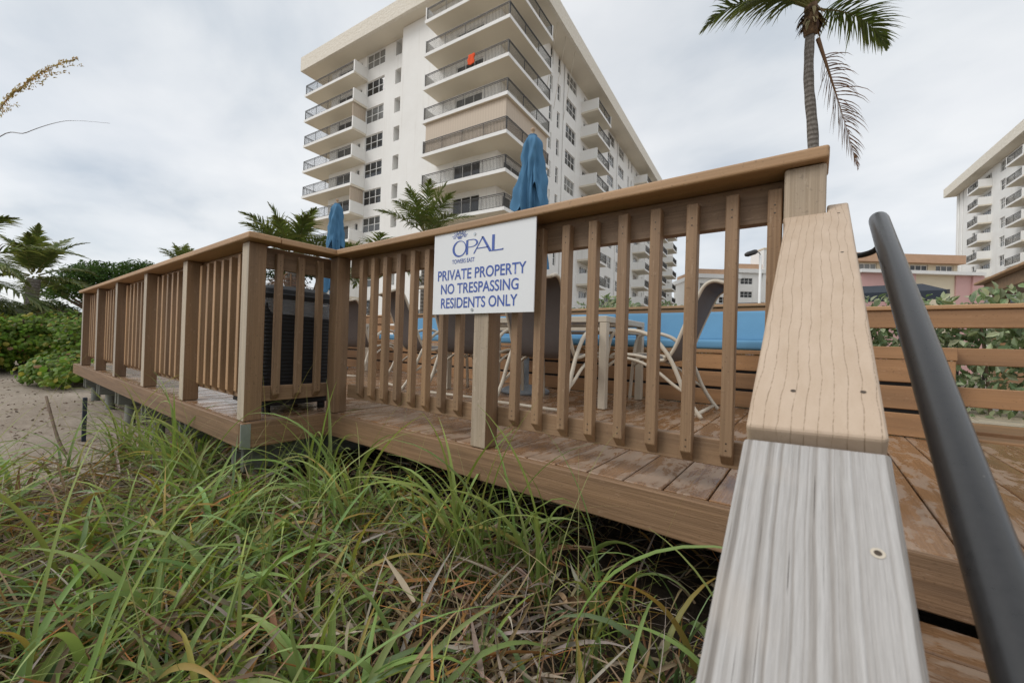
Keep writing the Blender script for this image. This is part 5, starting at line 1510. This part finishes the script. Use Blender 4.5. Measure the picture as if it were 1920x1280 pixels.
    # tall clumps leaning over the edge of the deck
    cl = [(-3.30, 0.80), (-2.95, 0.72), (-2.72, 0.80), (-2.36, 1.18), (-2.25, 1.30), (-1.95, 1.22), (-1.28, 1.30), (-1.15, 1.22), (-0.80, 1.30), (-0.55, 1.28), (-3.8, 0.72)]
    cl += [(random.uniform(-4.3, -2.75), random.uniform(0.58, 0.86)) for _ in range(4)] + [(random.uniform(-2.45, -0.9), random.uniform(1.10, 1.36)) for _ in range(4)]
    root = np.array([(a, b, ground_z(a, b)) for a, b in cl]); kk = 9
    root = np.repeat(root, kk, 0) + RNG.normal(0, 0.03, (len(cl) * kk, 3)) * np.array([1, 0.7, 0.2]); N = len(root)
    az = RNG.normal(-1.57, 1.25, N)
    V, Q, C, CL = ribbons(root, az, np.abs(RNG.normal(0.10, 0.10, N)), RNG.uniform(0.42, 0.95, N), RNG.uniform(0.7, 2.2, N), 0.007 + 0.021 * RNG.random(N), jitter((0.20, 0.29, 0.085), N, 0.35), jitter((0.32, 0.39, 0.12), N, 0.35, 0.14), 14, 0.2, None, 1.7, 0.5, 0.06)
    parts.append(filt(V, Q, C, CL, 0.75, 14))
    # hair-thin seed stalks
    tu = scatter(190); N = len(tu)
    az = RNG.uniform(0, 2 * np.pi, N)
    V, Q, C, CL = ribbons(tu, az, np.abs(RNG.normal(0.15, 0.12, N)), RNG.uniform(0.6, 1.2, N), RNG.uniform(0.6, 1.7, N), RNG.uniform(0.0016, 0.003, N), jitter((0.20, 0.23, 0.08), N, 0.2), jitter((0.36, 0.33, 0.14), N, 0.2), 16, 0.2, None, 1.8, 0.8, 0.08)
    parts.append(filt(V, Q, C, CL, 0.85, 16))
    V, Q, C = merge_np(parts)
    o = link('grass', np_mesh('grass', V, Q, C), 'leaf'); tag(o, 'long arching green beach grass filling the ground before the deck', 'grass', None, 'stuff')
    # dead thatch low down
    tu = scatter(14500, -0.8, 2.3); N = len(tu); tu[:, 2] += RNG.uniform(0, 0.20, N)
    az = RNG.uniform(0, 2 * np.pi, N); lean = RNG.uniform(0.7, 1.75, N); bend = RNG.uniform(-0.3, 0.9, N)
    c = jitter((0.29, 0.21, 0.13), N, 0.45, 0.12); gr = RNG.random(N) < 0.25; c[gr] = jitter((0.40, 0.345, 0.29), int(gr.sum()), 0.3, 0.06); rd = RNG.random(N) < 0.15; c[rd] = jitter((0.42, 0.22, 0.08), int(rd.sum()), 0.3, 0.1)
    V, Q, C, CL = ribbons(tu, az, lean, RNG.uniform(0.08, 0.36, N), bend, 0.003 + 0.016 * RNG.random(N) ** 2, c, c * 1.1, 6, 0.3, RNG.uniform(-2, 2, N), 1.2, 0.6, 0.12)
    P1 = filt(V, Q, C, CL, 0.6, 6)
    # broad curled dead leaves on top of the thatch
    tu = scatter(1700, -0.8, 1.5); N = len(tu); tu[:, 2] += RNG.uniform(0.04, 0.24, N)
    c = jitter((0.36, 0.29, 0.225), N, 0.4, 0.08); br_ = RNG.random(N) < 0.4; c[br_] = jitter((0.25, 0.155, 0.085), int(br_.sum()), 0.35, 0.1)
    V, Q, C, CL = ribbons(tu, RNG.uniform(0, 6.28, N), RNG.uniform(0.9, 2.2, N), RNG.uniform(0.08, 0.26, N), RNG.uniform(-1.5, 2.2, N), RNG.uniform(0.009, 0.024, N), c, c * 0.85, 8, 0.35, RNG.uniform(-2.5, 2.5, N), 1.2, 0.5, 0.2)
    V, Q, C = merge_np([P1, filt(V, Q, C, CL, 0.6, 8)])
    o = link('dry_grass', np_mesh('dry_grass', V, Q, C), 'leaf_dry'); tag(o, 'brown dead grass thatch lying under the green blades', 'dry grass', None, 'stuff')
    # litter on the open sand
    n = 900
    x = RNG.uniform(-13, -3.5, n); y = RNG.uniform(-1.0, 1.6, n)
    z = np.array([ground_z(a, b) for a, b in zip(x, y)]) + 0.006
    Pp = np.stack([x, y, z], 1); sz = RNG.uniform(0.012, 0.06, n)
    V, Q, C = leaves(Pp, RNG.normal(0, 0.35, (n, 3)) + np.array([0, 0, 1.0]), sz, jitter((0.15, 0.10, 0.07), n, 0.5, 0.1), 'leaf', 0.4)
    o = link('leaf_litter', np_mesh('leaf_litter', V, Q, C, False), 'leaf_dry'); tag(o, 'small dead leaves and twigs scattered on the sand', 'leaf litter', None, 'stuff')
grass()

# tall stalk with golden seed head on the left
def seed_stalk():
    t = thing('seed_stalk', (-1.72, -0.28, -0.56), 'golden feathery grass seed head rising at the left edge of the sky', 'plant')
    stem = smooth_path([(-1.72, -0.28, -0.56), (-1.70, -0.22, 0.3), (-1.602, -0.016, 0.847), (-1.545, 0.025, 1.006), (-1.506, 0.054, 1.060), (-1.457, 0.090, 1.104), (-1.401, 0.132, 1.132)], 8)
    m = len(stem)
    tube('stem', stem, [max(0.0006, 0.0022 * (1 - 0.75 * i / m)) for i in range(m)], 'umb_pole', t, 6)
    P, Nn, S, U = [], [], [], []
    start = int(m * 0.45)
    def spike(a, b, k):
        for i in range(k):
            s = (i + random.random()) / k; p = a + (b - a) * s; d = (b - a).normalized()
            P.append(p + Vector((random.uniform(-1, 1), random.uniform(-1, 1), random.uniform(-1, 1))) * 0.004); Nn.append((random.uniform(-1, 1), -1, random.uniform(-1, 1))); U.append(d + Vector((0, 0, random.uniform(-.2, .3)))); S.append(random.uniform(0.006, 0.011))
    for i in range(start, m - 1): spike(stem[i], stem[i + 1], 12 if i < m - 8 else 6)
    for i in range(start, m - 6, 2):
        d = (stem[i + 1] - stem[i]).normalized(); e_ = stem[i] + d * random.uniform(0.03, 0.075) + Vector((0.8, 0.6, 0)) * random.uniform(0.01, 0.04) - EZ * random.uniform(0.0, 0.02)
        spike(stem[i], e_, 16)
    V, Q, C = leaves(np.array([tuple(p) for p in P]), np.array(Nn), np.array(S), jitter((0.62, 0.47, 0.20), len(P), 0.3, 0.1), 'leaf', 0.30, np.array([tuple(u) for u in U]) * 3)
    link('seed_head', np_mesh('seed_head', V, Q, C, False), 'leaf_dry', t)
    b = thing('grass_stalk', (-2.0, -0.3, -0.56), 'single thin dark stalk arching across the sky at left', 'plant')
    st = smooth_path([(-2.0, -0.3, -0.56), (-1.9, -0.22, 0.4), (-1.666, -0.002, 0.917), (-1.572, 0.067, 0.977), (-1.509, 0.114, 1.005), (-1.467, 0.146, 1.010), (-1.408, 0.190, 1.006)], 8)
    tube('stem', st, [max(0.0003, 0.0016 * (1 - i / len(st))) for i in range(len(st))], 'twig', b, 5)
seed_stalk()

# marker stake and stick in the sand
def stakes():
    z = ground_z(-5.6, 0.6)
    s = thing('marker_stake', (-5.62, 0.66, z), 'short blue-black marker stake standing in the sand beside the deck', 'stake')
    board('stake_body', (-5.64, 0.645, z - 0.1), (-5.60, 0.675, z + 0.42), 'z', 'navy', s, 0.002)
    st = thing('dead_stick', (-5.2, 0.42, ground_z(-5.2, .42)), 'leaning dead stick in the sand left of the marker stake', 'stick')
    tube('stick_body', smooth_path([(-5.0, 0.50, -0.58), (-5.15, 0.45, -0.42), (-5.45, 0.40, -0.10)], 5), [0.014, 0.013, 0.013, 0.012, 0.012, 0.012, 0.011, 0.011, 0.011, 0.010, 0.010], 'twig', st, 7)
stakes()
